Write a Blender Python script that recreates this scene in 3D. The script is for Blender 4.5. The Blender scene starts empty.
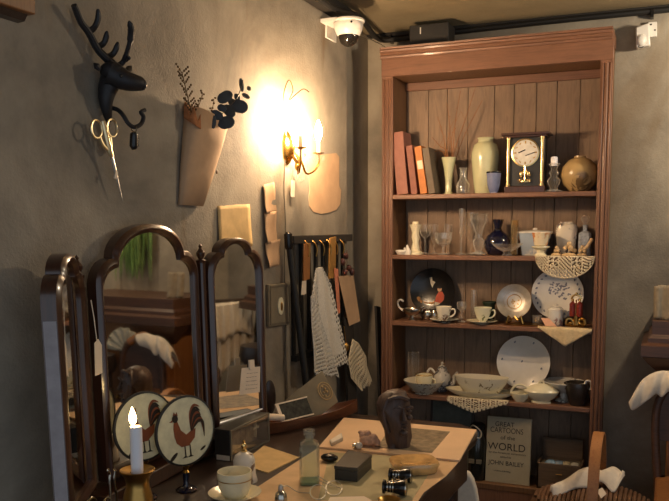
import bpy, bmesh, math, random
from mathutils import Vector, Matrix, Euler, noise as mnoise
random.seed(7)
PI = math.pi
SC = bpy.context.scene
COL = SC.collection
# ------------------------------------------------------------------ camera
F, PX, PY, CH = 792.0, 341.0, 312.0, 1.5
def _n(u, v):
    return Vector(((u-PX)/F, (v-PY)/F, 1.0)).normalized()
_Y = _n(668., 225.); _X = -_n(-1585., 233.); _X = (_X-_Y*_X.dot(_Y)).normalized(); _Z = _X.cross(_Y)
RW = Matrix((_X, _Y, _Z))                 # image axes -> world
CAM = Vector((0, 0, CH))
def ray(u, v): return RW @ Vector(((u-PX)/F, (v-PY)/F, 1.0))
def atX(u, v, x): d = ray(u, v); return CAM+d*(x/d.x)
def atY(u, v, y): d = ray(u, v); return CAM+d*(y/d.y)
def atZ(u, v, z): d = ray(u, v); return CAM+d*((z-CH)/d.z)
def proj(p):
    c = RW.transposed() @ (Vector(p)-CAM); return (c.x/c.z*F+PX, c.y/c.z*F+PY, c.z)
def mpp(p): return proj(p)[2]/F           # metres covered by one pixel at p
def onshelf(u, y, z):
    x = -.8
    for _ in range(6):
        v = proj((x, y, z))[1]; x = atY(u, v, y).x
    return Vector((x, y, z))
cam = bpy.data.cameras.new('camera'); co = bpy.data.objects.new('camera', cam); COL.objects.link(co)
cam.sensor_width = 36; cam.lens = F/669*36; cam.shift_x = (334.5-PX)/669; cam.shift_y = (PY-250.5)/669
cam.clip_start = .05
m4 = Matrix.Identity(4)
r, u_, b = RW @ Vector((1, 0, 0)), RW @ Vector((0, -1, 0)), RW @ Vector((0, 0, -1))
for i in range(3): m4[i][0], m4[i][1], m4[i][2], m4[i][3] = r[i], u_[i], b[i], CAM[i]
co.matrix_world = m4
SC.camera = co
SC.view_settings.view_transform = 'Standard'; SC.view_settings.look = 'None'
SC.view_settings.gamma = 1; SC.view_settings.use_curve_mapping = False
SC.view_settings.exposure = 0.12
# ------------------------------------------------------------------ materials
def lin(c):
    def f(x):
        x /= 255.; return x/12.92 if x <= .04045 else ((x+.055)/1.055)**2.4
    return (f(c[0]), f(c[1]), f(c[2]), 1)
def newmat(name):
    m = bpy.data.materials.new(name); m.use_nodes = True
    nt = m.node_tree; nt.nodes.clear()
    out = nt.nodes.new('ShaderNodeOutputMaterial'); p = nt.nodes.new('ShaderNodeBsdfPrincipled')
    nt.links.new(p.outputs[0], out.inputs[0]); return m, nt, p, out
def mapping(nt, scale=(1, 1, 1), kind='Object'):
    tc = nt.nodes.new('ShaderNodeTexCoord'); mp = nt.nodes.new('ShaderNodeMapping')
    mp.inputs['Scale'].default_value = scale; nt.links.new(tc.outputs[kind], mp.inputs[0]); return mp.outputs[0]
def noisetex(nt, vec, scale, detail=4, rough=.6, dist=0):
    n = nt.nodes.new('ShaderNodeTexNoise'); n.inputs['Scale'].default_value = scale; n.inputs['Detail'].default_value = detail
    n.inputs['Roughness'].default_value = rough; n.inputs['Distortion'].default_value = dist
    nt.links.new(vec, n.inputs['Vector']); return n.outputs['Fac']
def ramp(nt, fac, stops):
    r = nt.nodes.new('ShaderNodeValToRGB'); e = r.color_ramp.elements
    while len(e) < len(stops): e.new(.5)
    for k, (p, c) in enumerate(stops): e[k].position = p; e[k].color = c if len(c) == 4 else (*c, 1)
    nt.links.new(fac, r.inputs[0]); return r.outputs[0]
def mixc(nt, fac, a, b, mode='MIX'):
    m = nt.nodes.new('ShaderNodeMix'); m.data_type = 'RGBA'; m.blend_type = mode
    for sock, val in ((m.inputs[0], fac), (m.inputs[6], a), (m.inputs[7], b)):
        if hasattr(val, 'links'): nt.links.new(val, sock)
        else: sock.default_value = val
    return m.outputs[2]
def bump(nt, p, h, strength=.3, dist=.01):
    b = nt.nodes.new('ShaderNodeBump'); b.inputs['Strength'].default_value = strength; b.inputs['Distance'].default_value = dist
    nt.links.new(h, b.inputs['Height']); nt.links.new(b.outputs[0], p.inputs['Normal'])
def dk(c, k): return (c[0]*k, c[1]*k, c[2]*k, 1)
def simple(name, rgb, rough=.5, metal=0, var=.15, scale=30, bmp=0, sheen=0, coat=0):
    m, nt, p, o = newmat(name); c = lin(rgb)
    v = mapping(nt); n = noisetex(nt, v, scale, 3)
    nt.links.new(ramp(nt, n, [(.3, dk(c, 1-var)), (.7, dk(c, 1+var))]), p.inputs['Base Color'])
    p.inputs['Roughness'].default_value = rough; p.inputs['Metallic'].default_value = metal
    if coat: p.inputs['Coat Weight'].default_value = coat; p.inputs['Coat Roughness'].default_value = .08
    if bmp: bump(nt, p, n, bmp, .003)
    return m
def wood(name, a, b, rough=.45, scale=6, axis=2, coat=0, streak=14):
    m, nt, p, o = newmat(name); s = [streak]*3; s[axis] = 1.0
    v = mapping(nt, tuple(s)); n = noisetex(nt, v, scale, 6, .65, .6)
    n2 = noisetex(nt, mapping(nt), 2.5, 3)
    c = ramp(nt, n, [(.3, lin(a)), (.55, lin(b)), (.75, dk(lin(a), .75))])
    c = mixc(nt, .35, c, ramp(nt, n2, [(.3, (.45, .45, .45)), (.7, (1.15, 1.15, 1.15))]), 'MULTIPLY')
    nt.links.new(c, p.inputs['Base Color']); p.inputs['Roughness'].default_value = rough
    if coat: p.inputs['Coat Weight'].default_value = coat; p.inputs['Coat Roughness'].default_value = .12
    bump(nt, p, n, .15, .002); return m
def plaster(name, stops, spots):
    m, nt, p, o = newmat(name); v = mapping(nt)
    n = noisetex(nt, v, 1.7, 7, .62, .5); n2 = noisetex(nt, v, 9, 6, .7); n3 = noisetex(nt, v, 120, 3)
    n4 = noisetex(nt, mapping(nt, (1, 3.2, .55)), 1.6, 5, .6, .8)
    c = ramp(nt, n, stops)
    c = mixc(nt, .5, c, ramp(nt, n2, [(.25, (.72, .7, .68)), (.7, (1.1, 1.1, 1.1))]), 'MULTIPLY')
    c = mixc(nt, ramp(nt, n4, [(.58, (0, 0, 0)), (.72, (.6, .6, .6))]), c, lin(spots))
    nt.links.new(c, p.inputs['Base Color']); p.inputs['Roughness'].default_value = .85
    h = mixc(nt, .35, n2, n3); bump(nt, p, h, .35, .012); return m
def glass(name, tint=(1, 1, 1), spec=.5, opac=.08, rough=.03):
    """thin glass: tinted see-through with fresnel highlights"""
    m, nt, p, o = newmat(name); nt.nodes.remove(p)
    t = nt.nodes.new('ShaderNodeBsdfTransparent'); t.inputs[0].default_value = (*tint, 1)
    g = nt.nodes.new('ShaderNodeBsdfGlossy'); g.inputs['Roughness'].default_value = rough
    d = nt.nodes.new('ShaderNodeBsdfDiffuse'); d.inputs[0].default_value = (min(1, tint[0]*.9), min(1, tint[1]*.9), min(1, tint[2]*.9), 1)
    lw = nt.nodes.new('ShaderNodeLayerWeight'); lw.inputs[0].default_value = spec
    a = nt.nodes.new('ShaderNodeMixShader'); nt.links.new(lw.outputs['Facing'], a.inputs[0]); nt.links.new(t.outputs[0], a.inputs[1]); nt.links.new(g.outputs[0], a.inputs[2])
    c = nt.nodes.new('ShaderNodeMixShader'); c.inputs[0].default_value = opac; nt.links.new(a.outputs[0], c.inputs[1]); nt.links.new(d.outputs[0], c.inputs[2])
    nt.links.new(c.outputs[0], o.inputs[0]); return m
def emit(name, col, k):
    m, nt, p, o = newmat(name); nt.nodes.remove(p); e = nt.nodes.new('ShaderNodeEmission')
    e.inputs[0].default_value = (*col, 1); e.inputs[1].default_value = k; nt.links.new(e.outputs[0], o.inputs[0]); return m
def floral(name, base, spotcol, scale=60, lo=.62, rim=None, rimcol=None, rough=.18, leaf=None):
    """glazed china with scattered painted motifs; rim=(r0,r1) adds a patterned band by distance from the axis"""
    m, nt, p, o = newmat(name); v = mapping(nt)
    n = noisetex(nt, v, scale, 2, .5, 1.2); n2 = noisetex(nt, v, scale*.22, 2)
    c = lin(base)
    mask = nt.nodes.new('ShaderNodeMath'); mask.operation = 'MULTIPLY'
    nt.links.new(ramp(nt, n, [(lo-.06, (0, 0, 0)), (lo, (1, 1, 1))]), mask.inputs[0])
    nt.links.new(ramp(nt, n2, [(.5, (0, 0, 0)), (.56, (1, 1, 1))]), mask.inputs[1])
    col = mixc(nt, mask.outputs[0], c, lin(spotcol))
    if rim:
        ln = nt.nodes.new('ShaderNodeVectorMath'); ln.operation = 'LENGTH'; nt.links.new(mapping(nt, (1, 1, 0)), ln.inputs[0])
        rr = ramp(nt, ln.outputs['Value'], [(rim[0]-.002, (0, 0, 0)), (rim[0], (1, 1, 1)), (rim[1], (1, 1, 1)), (rim[1]+.002, (0, 0, 0))])
        k = nt.nodes.new('ShaderNodeMath'); k.operation = 'MULTIPLY'; nt.links.new(rr, k.inputs[0])
        if leaf: nt.links.new(ramp(nt, noisetex(nt, v, leaf, 2), [(.47, (0, 0, 0)), (.52, (1, 1, 1))]), k.inputs[1])
        else: k.inputs[1].default_value = 1
        col = mixc(nt, k.outputs[0], col, lin(rimcol or spotcol))
    nt.links.new(col, p.inputs['Base Color']); p.inputs['Roughness'].default_value = rough
    return m
M = {}
M['wall'] = plaster('plaster', [(.30, lin((110, 103, 93))), (.5, lin((148, 139, 124))), (.70, lin((174, 164, 146)))], (122, 100, 70))
M['ceil'] = plaster('ceiling_plaster', [(.28, lin((118, 106, 80))), (.5, lin((132, 120, 94))), (.72, lin((148, 134, 106)))], (110, 98, 76))
M['floor'] = wood('floor_boards', (62, 48, 38), (84, 66, 52), .6, 4, 1)
M['bark'] = wood('blackened_timber', (28, 25, 23), (44, 40, 36), .7, 4, 0)
M['cab'] = wood('red_brown_pine', (100, 68, 50), (126, 88, 66), .5, 5, 2, .1)
M['cabh'] = wood('red_brown_pine_rail', (100, 68, 50), (126, 88, 66), .5, 5, 0, .1)
M['cabin'] = wood('brown_stained_side', (92, 64, 40), (118, 84, 54), .6, 5, 2)
M['plank'] = wood('back_planks', (110, 93, 77), (138, 115, 95), .75, 5, 2, 0, 8)
M['mah'] = wood('dark_mahogany', (46, 28, 20), (72, 42, 28), .28, 5, 2, .55)
M['mahd'] = wood('dark_table_wood', (40, 29, 23), (58, 42, 33), .35, 4, 1, .3)
M['brownw'] = wood('warm_brown_wood', (112, 70, 36), (144, 94, 50), .45, 4, 2, .2)
M['darkw'] = wood('very_dark_wood', (40, 31, 27), (62, 48, 41), .4, 4, 0, .25)
M['mirror'] = newmat('silvered_glass')[0]
_p = M['mirror'].node_tree.nodes['Principled BSDF'] if 'Principled BSDF' in M['mirror'].node_tree.nodes else [n for n in M['mirror'].node_tree.nodes if n.type == 'BSDF_PRINCIPLED'][0]
_p.inputs['Metallic'].default_value = 1; _p.inputs['Roughness'].default_value = .03; _p.inputs['Base Color'].default_value = (.72, .70, .66, 1)
M['brass'] = simple('brass', (196, 150, 76), .25, 1, .12)
M['oldbrass'] = simple('aged_brass', (172, 136, 76), .32, 1, .25, 20)
M['gold'] = simple('gold_plate', (236, 206, 144), .24, 1, .05)
M['walnut'] = wood('walnut', (62, 42, 33), (88, 60, 46), .5, 5, 0, .1)
M['palegold'] = simple('pale_gold', (232, 212, 168), .3, .9, .05)
M['iron'] = simple('black_cast_iron', (38, 37, 40), .5, .3, .2, 40, .2)
M['black'] = simple('black_gloss', (18, 18, 20), .25, 0, .1)
M['blackm'] = simple('black_matt', (30, 29, 28), .6, 0, .15)
M['silver'] = simple('silver_plate', (190, 184, 172), .22, 1, .2, 25)
M['pewter'] = simple('pewter', (186, 182, 174), .42, .7, .15, 30)
M['white'] = simple('white_glaze', (222, 218, 208), .2, 0, .03)
M['whitep'] = simple('white_plastic', (226, 222, 214), .35, 0, .03)
M['cream'] = simple('cream_china', (222, 214, 184), .22, 0, .05)
M['wax'] = simple('white_wax', (226, 226, 232), .45, 0, .03)
M['linen'] = simple('white_linen', (218, 208, 192), .9, 0, .07, 60, .15)
M['lace'] = simple('ecru_lace', (206, 192, 164), .95, 0, .12, 120, .3)
M['lacew'] = simple('white_lace', (212, 206, 194), .95, 0, .12, 120, .3)
M['emb'] = simple('embroidered_linen', (204, 182, 142), .95, 0, .12, 90, .2)
M['paper'] = simple('tan_paper', (204, 172, 132), .85, 0, .1, 14)
M['paper2'] = simple('old_yellow_paper', (198, 168, 116), .85, 0, .12, 20)
M['kraft'] = simple('kraft_paper', (190, 156, 122), .85, 0, .1, 12, .15)
M['card'] = simple('white_card', (222, 206, 184), .85, 0, .05)
M['board'] = simple('beige_mount_board', (216, 184, 148), .85, 0, .05, 8)
M['sage'] = simple('sage_paper', (168, 158, 122), .8, 0, .12, 8)
M['grey'] = simple('grey_card', (104, 98, 84), .7, 0, .1, 20)
M['bulb'] = emit('lit_candle_bulb', (1, .68, .40), 1100)
M['flame'] = emit('candle_flame', (1, .66, .26), 40)
M['clear'] = glass('clear_glass', (.97, .96, .94), .26, .06, .08)
M['crystal'] = glass('cut_crystal', (.95, .94, .92), .42, .07, .10)
def cutglass(name, tint, blend, body):
    """clear glass: see-through face on, pale and shiny where its wall is seen edge on"""
    m, nt, p, o = newmat(name); nt.nodes.remove(p)
    t = nt.nodes.new('ShaderNodeBsdfTransparent'); t.inputs[0].default_value = (*tint, 1)
    g = nt.nodes.new('ShaderNodeBsdfGlossy'); g.inputs['Roughness'].default_value = .12; g.inputs[0].default_value = (.95, .95, .93, 1)
    d = nt.nodes.new('ShaderNodeBsdfDiffuse'); d.inputs[0].default_value = (.80, .79, .76, 1)
    e = nt.nodes.new('ShaderNodeMixShader'); e.inputs[0].default_value = .45; nt.links.new(g.outputs[0], e.inputs[1]); nt.links.new(d.outputs[0], e.inputs[2])
    lw = nt.nodes.new('ShaderNodeLayerWeight'); lw.inputs[0].default_value = .5
    r = nt.nodes.new('ShaderNodeMapRange'); r.inputs[1].default_value = blend; r.inputs[2].default_value = 1; r.inputs[3].default_value = body; r.inputs[4].default_value = .85
    nt.links.new(lw.outputs['Facing'], r.inputs[0])
    a = nt.nodes.new('ShaderNodeMixShader'); nt.links.new(r.outputs[0], a.inputs[0]); nt.links.new(t.outputs[0], a.inputs[1]); nt.links.new(e.outputs[0], a.inputs[2])
    nt.links.new(a.outputs[0], o.inputs[0]); return m
M['clear'] = cutglass('clear_glass', (.99, .985, .97), .42, .05)
M['crystal'] = cutglass('cut_crystal', (.98, .97, .95), .36, .10)
M['sheetg'] = glass('clear_sheet', (.97, .96, .94), .2, .03)
M['amberg'] = glass('amber_glass', (.95, .84, .60), .35, .07)
M['greeng'] = glass('green_tinted_glass', (.95, .98, .94), .34, .04)
M['blueg'] = simple('cobalt_glass', (16, 18, 40), .08, 0, .1, 20, 0, 0, .5)
M['cela'] = simple('celadon_glaze', (186, 186, 150), .22, 0, .06, 12, 0, 0, .4)
# ------------------------------------------------------------------ mesh builder
class B:
    def __init__(s): s.bm = bmesh.new(); s.n = 0
    def _m(s, mi):
        s.bm.faces.ensure_lookup_table()
        for f in s.bm.faces[s.n:]: f.material_index = mi
        s.n = len(s.bm.faces); return s
    def _v(s, mat, pts): return [s.bm.verts.new(mat @ Vector(p) if mat else Vector(p)) for p in pts]
    def box(s, c, size, mi=0, rot=None):
        x, y, z = (k/2 for k in size)
        m = Matrix.Translation(c) @ (rot.to_4x4() if rot else Matrix.Identity(4))
        v = s._v(m, [(-x, -y, -z), (x, -y, -z), (x, y, -z), (-x, y, -z), (-x, -y, z), (x, -y, z), (x, y, z), (-x, y, z)])
        for q in ((0, 3, 2, 1), (4, 5, 6, 7), (0, 1, 5, 4), (1, 2, 6, 5), (2, 3, 7, 6), (3, 0, 4, 7)): s.bm.faces.new([v[i] for i in q])
        return s._m(mi)
    def span(s, a, b, mi=0):
        a, b = Vector(a), Vector(b); return s.box((a+b)/2, [abs(k) for k in (b-a)], mi)
    def rings(s, rings, mi=0, cap0=True, cap1=True, closed=True):
        R = [[s.bm.verts.new(p) for p in r] for r in rings]; n = len(R[0])
        for a, c in zip(R, R[1:]):
            for i in range(n if closed else n-1):
                j = (i+1) % n; s.bm.faces.new((a[i], a[j], c[j], c[i]))
        if cap0 and closed: s.bm.faces.new(R[0][::-1])
        if cap1 and closed: s.bm.faces.new(R[-1])
        return s._m(mi)
    def lathe(s, prof, seg=24, mi=0, c=(0, 0, 0), rot=None, sx=1, sy=1, pw=2, cap0=True, cap1=True):
        m = Matrix.Translation(c) @ (rot.to_4x4() if rot else Matrix.Identity(4)); R = []
        for r, z in prof:
            r = max(r, 1e-5); ring = []
            for i in range(seg):
                a = 2*PI*(i+.5)/seg; ca, sa = math.cos(a), math.sin(a)
                k = 1 if pw == 2 else (abs(ca)**pw+abs(sa)**pw)**(-1/pw)
                ring.append(m @ Vector((r*ca*sx*k, r*sa*sy*k, z)))
            R.append(ring)
        return s.rings(R, mi, cap0, cap1)
    def tube(s, pts, r, seg=8, mi=0, closed=False):
        pts = [Vector(p) for p in pts]; n = len(pts); R = []
        rad = r if isinstance(r, (list, tuple)) else [r]*n
        ref = None
        for i, p in enumerate(pts):
            if closed: t = pts[(i+1) % n]-pts[i-1]
            else: t = pts[min(i+1, n-1)]-pts[max(i-1, 0)]
            t = t.normalized() if t.length > 1e-9 else Vector((0, 0, 1))
            if ref is None: ref = t.orthogonal().normalized()
            ref = (ref-t*ref.dot(t)); ref = ref.normalized() if ref.length > 1e-6 else t.orthogonal().normalized()
            bi = t.cross(ref)
            R.append([p+(ref*math.cos(2*PI*k/seg)+bi*math.sin(2*PI*k/seg))*rad[i] for k in range(seg)])
        if closed: return s.rings(R+[R[0]], mi, False, False)
        return s.rings(R, mi)
    def ell(s, c, r, mi=0, rot=None, seg=14, rg=9):
        if not isinstance(r, (list, tuple)): r = (r, r, r)
        m = Matrix.Translation(c) @ (rot.to_4x4() if rot else Matrix.Identity(4))
        R = [[m @ Vector((r[0]*math.sin(PI*j/rg)*math.cos(2*PI*i/seg), r[1]*math.sin(PI*j/rg)*math.sin(2*PI*i/seg), -r[2]*math.cos(PI*j/rg))) for i in range(seg)] for j in range(1, rg)]
        return s.rings(R, mi)
    def prism(s, outline, vec, mi=0):
        vec = Vector(vec); a = [s.bm.verts.new(Vector(p)) for p in outline]; c = [s.bm.verts.new(Vector(p)+vec) for p in outline]
        s.bm.faces.new(a[::-1]); s.bm.faces.new(c); n = len(a)
        for i in range(n): s.bm.faces.new((a[i], a[(i+1) % n], c[(i+1) % n], c[i]))
        return s._m(mi)
    def band(s, inner, outer, vec, mi=0, closed=False):
        """strip between two equal-length outlines, extruded by vec"""
        vec = Vector(vec); n = len(inner); R = []
        for i in range(n):
            a, c = Vector(inner[i]), Vector(outer[i]); R.append([a, c, c+vec, a+vec])
        if closed: R.append(R[0])
        return s.rings(R, mi, not closed, not closed)
    def grid(s, fn, nu, nv, mi=0, mask=None):
        V = [[s.bm.verts.new(fn(i/nu, j/nv)) for j in range(nv+1)] for i in range(nu+1)]
        for i in range(nu):
            for j in range(nv):
                if mask is None or mask(i, j): s.bm.faces.new((V[i][j], V[i+1][j], V[i+1][j+1], V[i][j+1]))
        return s._m(mi)
WO = {}
def put(o, parent):
    if parent is not None: o.parent = parent
def build(name, b, mats, parent=None, loc=None, rot=None, world=False, bevel=0, solid=0, sub=0, flat=False, kind=None, label=None):
    """link b as one mesh object. world=True: the vertices are in world axes and are moved to sit under loc / the parent"""
    base = Vector(loc) if loc is not None else Vector((0, 0, 0))
    po = WO.get(parent.name, Vector((0, 0, 0))) if parent is not None else Vector((0, 0, 0))
    if world:
        off = po+base if parent is not None else base
        for v in b.bm.verts: v.co -= off
    loose = [v for v in b.bm.verts if not v.link_faces]
    if loose: bmesh.ops.delete(b.bm, geom=loose, context='VERTS')
    bmesh.ops.recalc_face_normals(b.bm, faces=b.bm.faces)
    me = bpy.data.meshes.new(name); b.bm.to_mesh(me); b.bm.free()
    for m in (mats if isinstance(mats, (list, tuple)) else [mats]): me.materials.append(M[m] if isinstance(m, str) else m)
    if not flat:
        me.polygons.foreach_set('use_smooth', [True]*len(me.polygons)); me.set_sharp_from_angle(angle=math.radians(38))
    o = bpy.data.objects.new(name, me); COL.objects.link(o); put(o, parent)
    o.location = base
    if rot is not None: o.rotation_euler = rot
    if solid: md = o.modifiers.new('solid', 'SOLIDIFY'); md.thickness = solid; md.offset = 0
    if bevel: md = o.modifiers.new('bevel', 'BEVEL'); md.width = bevel; md.segments = 2; md.limit_method = 'ANGLE'
    if sub: md = o.modifiers.new('sub', 'SUBSURF'); md.levels = md.render_levels = sub
    if kind: o['kind'] = kind
    if label: o['label'] = label
    WO[o.name] = po+base
    return o
def tag(o, label, cat, group=None):
    o['label'] = label; o['category'] = cat
    if group: o['group'] = group
    return o
def thing(name, label, cat, loc, rot=None, group=None):
    o = bpy.data.objects.new(name, None); COL.objects.link(o); o.location = loc; o.empty_display_size = .05
    if rot is not None: o.rotation_euler = rot
    WO[o.name] = Vector(loc); return tag(o, label, cat, group)
def solo(name, b, mats, label, cat, loc, rot=None, group=None, **k):
    return tag(build(name, b, mats, None, loc, rot, **k), label, cat, group)
def struct(name, b, mats, **k): return build(name, b, mats, kind='structure', **k)
def arc(c, r, a0, a1, n, ax=Vector((1, 0, 0)), ay=Vector((0, 0, 1)), ry=None):
    ry = ry or r; return [Vector(c)+ax*(r*math.cos(a0+(a1-a0)*i/n))+ay*(ry*math.sin(a0+(a1-a0)*i/n)) for i in range(n+1)]
def bez(pts, n=8):
    pts = [Vector(p) for p in pts]; out = []
    P = [pts[0]]+pts+[pts[-1]]
    for i in range(1, len(P)-2):
        for k in range(n):
            t = k/n; a, b_, c, d = P[i-1], P[i], P[i+1], P[i+2]
            out.append(.5*((2*b_)+(c-a)*t+(2*a-5*b_+4*c-d)*t*t+(3*b_-a-3*c+d)*t**3))
    out.append(pts[-1]); return out
# ------------------------------------------------------------------ the room
XL, XN, YB, ZC, XR, YF = -1.405, -1.465, 3.945, 2.475, 1.75, -.6
struct('floor', B().span((-1.6, YF, -.05), (XR+.1, YB+.1, 0)), 'floor')
struct('ceiling', B().span((-1.6, YF, ZC), (XR+.1, YB+.1, ZC+.06)), 'ceil')
# left wall: the thick plaster stops short of the corner, the last strip lies 35 mm deeper
bl = B(); bl.span((-1.60, YF, 0), (XL, 3.50, ZC))
struct('wall_left', bl.span((-1.60, 3.50, 0), (XN, YB+.1, ZC)), 'wall', bevel=.004)
struct('wall_back', B().span((XN, YB, 0), (XR, YB+.1, ZC)), 'wall')
struct('wall_right', B().span((XR, 1.2, 0), (XR+.1, YB+.1, ZC)), 'wall')
struct('trim_1', B().span((XL, YF, 2.412), (XL+.045, 3.45, ZC)), 'bark', bevel=.004)
struct('trim_2', B().span((XN, YB-.02, 2.455), (XR, YB, ZC)), 'bark', bevel=.003)
# ------------------------------------------------------------------ the bookcase
YC, YK = 3.70, 3.913                       # front of the frame, face of the back boards
S1, S2, S3, S4, S5 = 1.651, 1.359, 1.032, .671, .262
cab = thing('bookcase', 'tall red-brown open wooden bookcase with plank back standing in the corner', 'bookcase', (-.775, 3.82, 0))
XA, XB = -1.304, -.244
def cpart(n, b, m, **k): return build(n, b, m, cab, world=True, **k)
for x0, x1 in ((XA, -1.247), (-.297, XB)):
    b = B().span((x0, YC, 0), (x1, YC+.022, 2.215))
    for k in (.2, .5, .8): b.tube([(x0+(x1-x0)*k, YC, .02), (x0+(x1-x0)*k, YC, 2.2)], .006 if k != .5 else .009, 8)
    cpart('stile', b, 'cab', bevel=.003)
b = B().span((XA, YC-.004, 2.213), (XB, YC+.022, 2.300))
cpart('frieze', b, 'cabh', bevel=.002)
prof = [(0, 2.296), (.006, 2.298), (.009, 2.306), (.004, 2.311), (.004, 2.322), (.012, 2.326), (.015, 2.334), (.010, 2.340), (.014, 2.348), (-.235, 2.348), (-.235, 2.296)]
cpart('crown_moulding', B().rings([[(x, YC-.004-p, z) for p, z in prof] for x in (XA-.004, XB-.006)]), 'cabh')
for x0, x1 in ((-1.290, -1.247), (-.297, -.254)): cpart('side_panel', B().span((x0, YC+.022, 0), (x1, YK+.022, 2.30)), 'cabin')
b = B(); xs = [-1.247, -1.13, -1.035, -.93, -.80, -.705, -.60, -.505, -.40, -.297]
for a, c in zip(xs, xs[1:]): b.span((a+.0012, YK+random.uniform(0, .002), .02), (c-.0012, YK+.018, 2.296))
cpart('back_panel', b, 'plank', bevel=.0015)
cpart('top_board', B().span((-1.247, YC+.022, 2.213), (-.297, YK+.018, 2.235)), 'cabin')
cpart('back_rail', B().span((-1.247, YK-.016, 2.172), (-.297, YK, 2.2125)), 'cabh', bevel=.003)
for z in (S1, S2, S3, S4): cpart('shelf', B().span((-1.247, YC+.002, z-.022), (-.297, YK, z)), 'cabh', bevel=.003)
cpart('bottom_shelf', B().span((-1.247, YC+.004, S5-.03), (-.297, YK, S5)), 'cabin', bevel=.003)
cpart('plinth', B().span((-1.247, YC+.006, 0), (-.297, YC+.03, S5-.03)), 'cab')
# ------------------------------------------------------------------ helpers for things on shelves
def sized(u, y, z):
    p = onshelf(u, y, z); return p, mpp(p)
def pot(name, label, cat, u, y, z, prof, mats, group=None, seg=24, **k):
    """prof in pixels (half width, height); returns a single-mesh thing"""
    p, s = sized(u, y, z); b = B().lathe([(r*s, h*s) for r, h in prof], seg, pw=k.pop('pw', 2), sx=k.pop('sx', 1), sy=k.pop('sy', 1))
    return solo(name, b, mats, label, cat, p, group=group, **k)
def hollow(prof, t=.7):
    return prof+[(max(r-t, .05), h) for r, h in prof[::-1] if h > t*1.2]+[(.05, t*1.5)]
# ---- top shelf: books leaning to the left
bookd = [(397.3, 127, 2.6, .4, (132, 62, 50), 'thin red book against the left side of the bookcase', -.06),
         (406.8, 133, 11.5, 1, (140, 92, 78), 'thick faded red book, widest of the row on the top shelf', -.095),
         (418.8, 146, 6.4, 1, (128, 80, 66), 'dark pink book between the widest book and the orange one', -.125),
         (428.4, 147, 7, 1, (176, 110, 56), 'orange book with a pale label on its spine', -.145),
         (436.6, 148.5, 6.5, 1, (92, 80, 66), 'grey-brown book at the right end of the row', -.16)]
for i, (u, top, w, op, rgb, lab, tilt) in enumerate(bookd):
    p, s = sized(u, 3.79, S1); h = (193.5-top)*s; w *= s; d = .125
    rot = Euler((0, tilt, 0))
    lift = abs(math.sin(tilt))*w/2
    t = thing('book', lab, 'book', (p.x, p.y-.005*i, S1+lift+.0005), rot, 'books on the top shelf')
    mt = simple('book_cloth_%d' % i, rgb, .7, 0, .12, 30)
    b = B().span((-w/2, -d/2, 0), (-w/2+.003, d/2, h)); b.span((w/2-.003, -d/2, 0), (w/2, d/2, h)); b.span((-w/2, -d/2-.002, 0), (w/2, -d/2+.003, h))
    build('cover', b, mt, t, bevel=.001)
    build('pages', B().span((-w/2+.003, -d/2+.004, .003), (w/2-.003, d/2-.004, h-.003)), 'paper2', t)
    if i == 3: build('spine_label', B().span((-w*.36, -d/2-.0028, h*.52), (w*.36, -d/2-.002, h*.70)), 'card', t, label='pale paper spine label')
# vase of dry twigs
p, s = sized(448.5, 3.80, S1)
tw = thing('vase', 'pale trumpet vase holding bare twigs beside the books', 'vase', p)
build('body', B().lathe([(r*s, h*s) for r, h in hollow([(3.6, 0), (4.2, .8), (3.2, 4), (3.4, 14), (5.0, 26), (7.4, 36.5)])], 20), 'cela', tw)
for k, (du, top, y, kn) in enumerate([(-20, 58, .02, -4), (-12, 77, .0, -6), (-6, 92, .03, -2), (4, 70, .02, 3), (12, 100, -.01, 9), (26, 104, .0, 10), (30, 92, .03, 14), (2, 60, -.02, -1), (-30, 47, .01, -10)]):
    a = Vector((0, 0, 6*s)); c = Vector((kn*s*.5, y, 40*s)); e = Vector((du*s, y*2, top*s)); mid = (c+e)/2+Vector((random.uniform(-2, 2)*s, 0, 0))
    pts = bez([a, c, mid, e], 5); b = B().tube(pts, [.0030-.0018*i/len(pts) for i in range(len(pts))], 5)
    q = mid; b.tube([q, q+Vector(((-1)**k*5*s, .01, 10*s))], [.0011, .0006], 4)
    for j in range(3):
        q = pts[6+j*3]; b.ell(q+Vector((random.uniform(-1, 1)*s, 0, 0)), (.003, .003, .004), 0, None, 6, 4)
    build('twig', b, 'brownw', tw)
p, s = sized(463, 3.77, S1)
solo('glass_bottle', B().lathe([(r*s, h*s) for r, h in hollow([(6, 0), (6.5, 1), (6.5, 10), (3.2, 15), (3.2, 24), (4.2, 26)])], 20), 'crystal', 'small clear glass bottle between the twig vase and the green vase', 'bottle', p)
pot('tall_vase', 'tall pale green glazed vase with a short neck on the top shelf', 'vase', 484.7, 3.82, S1, hollow([(9, 0), (10, 1.2), (11.5, 12), (13.6, 34), (13.6, 41), (11.5, 48), (7.6, 51), (7.2, 53.5), (8.2, 55.2)]), 'cela', seg=32)
p, s = sized(493.4, 3.73, S1)
gob = thing('small_cup', 'small blue-grey cup with a dark rim in front of the green vase', 'cup', p)
build('body', B().lathe([(r*s, h*s) for r, h in hollow([(4.0, 0), (3.6, 1), (4.6, 2), (6.2, 8), (7.2, 20.5)])], 22), simple('blue_grey_glaze', (112, 120, 152), .25), gob)
build('rim', B().lathe([(7.3*s, 19.6*s), (7.5*s, 20.4*s), (7.3*s, 21.2*s), (6.7*s, 21.2*s), (6.7*s, 19.6*s)], 22, 0, cap0=False, cap1=False), 'black', gob, label='dark rim')
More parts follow.
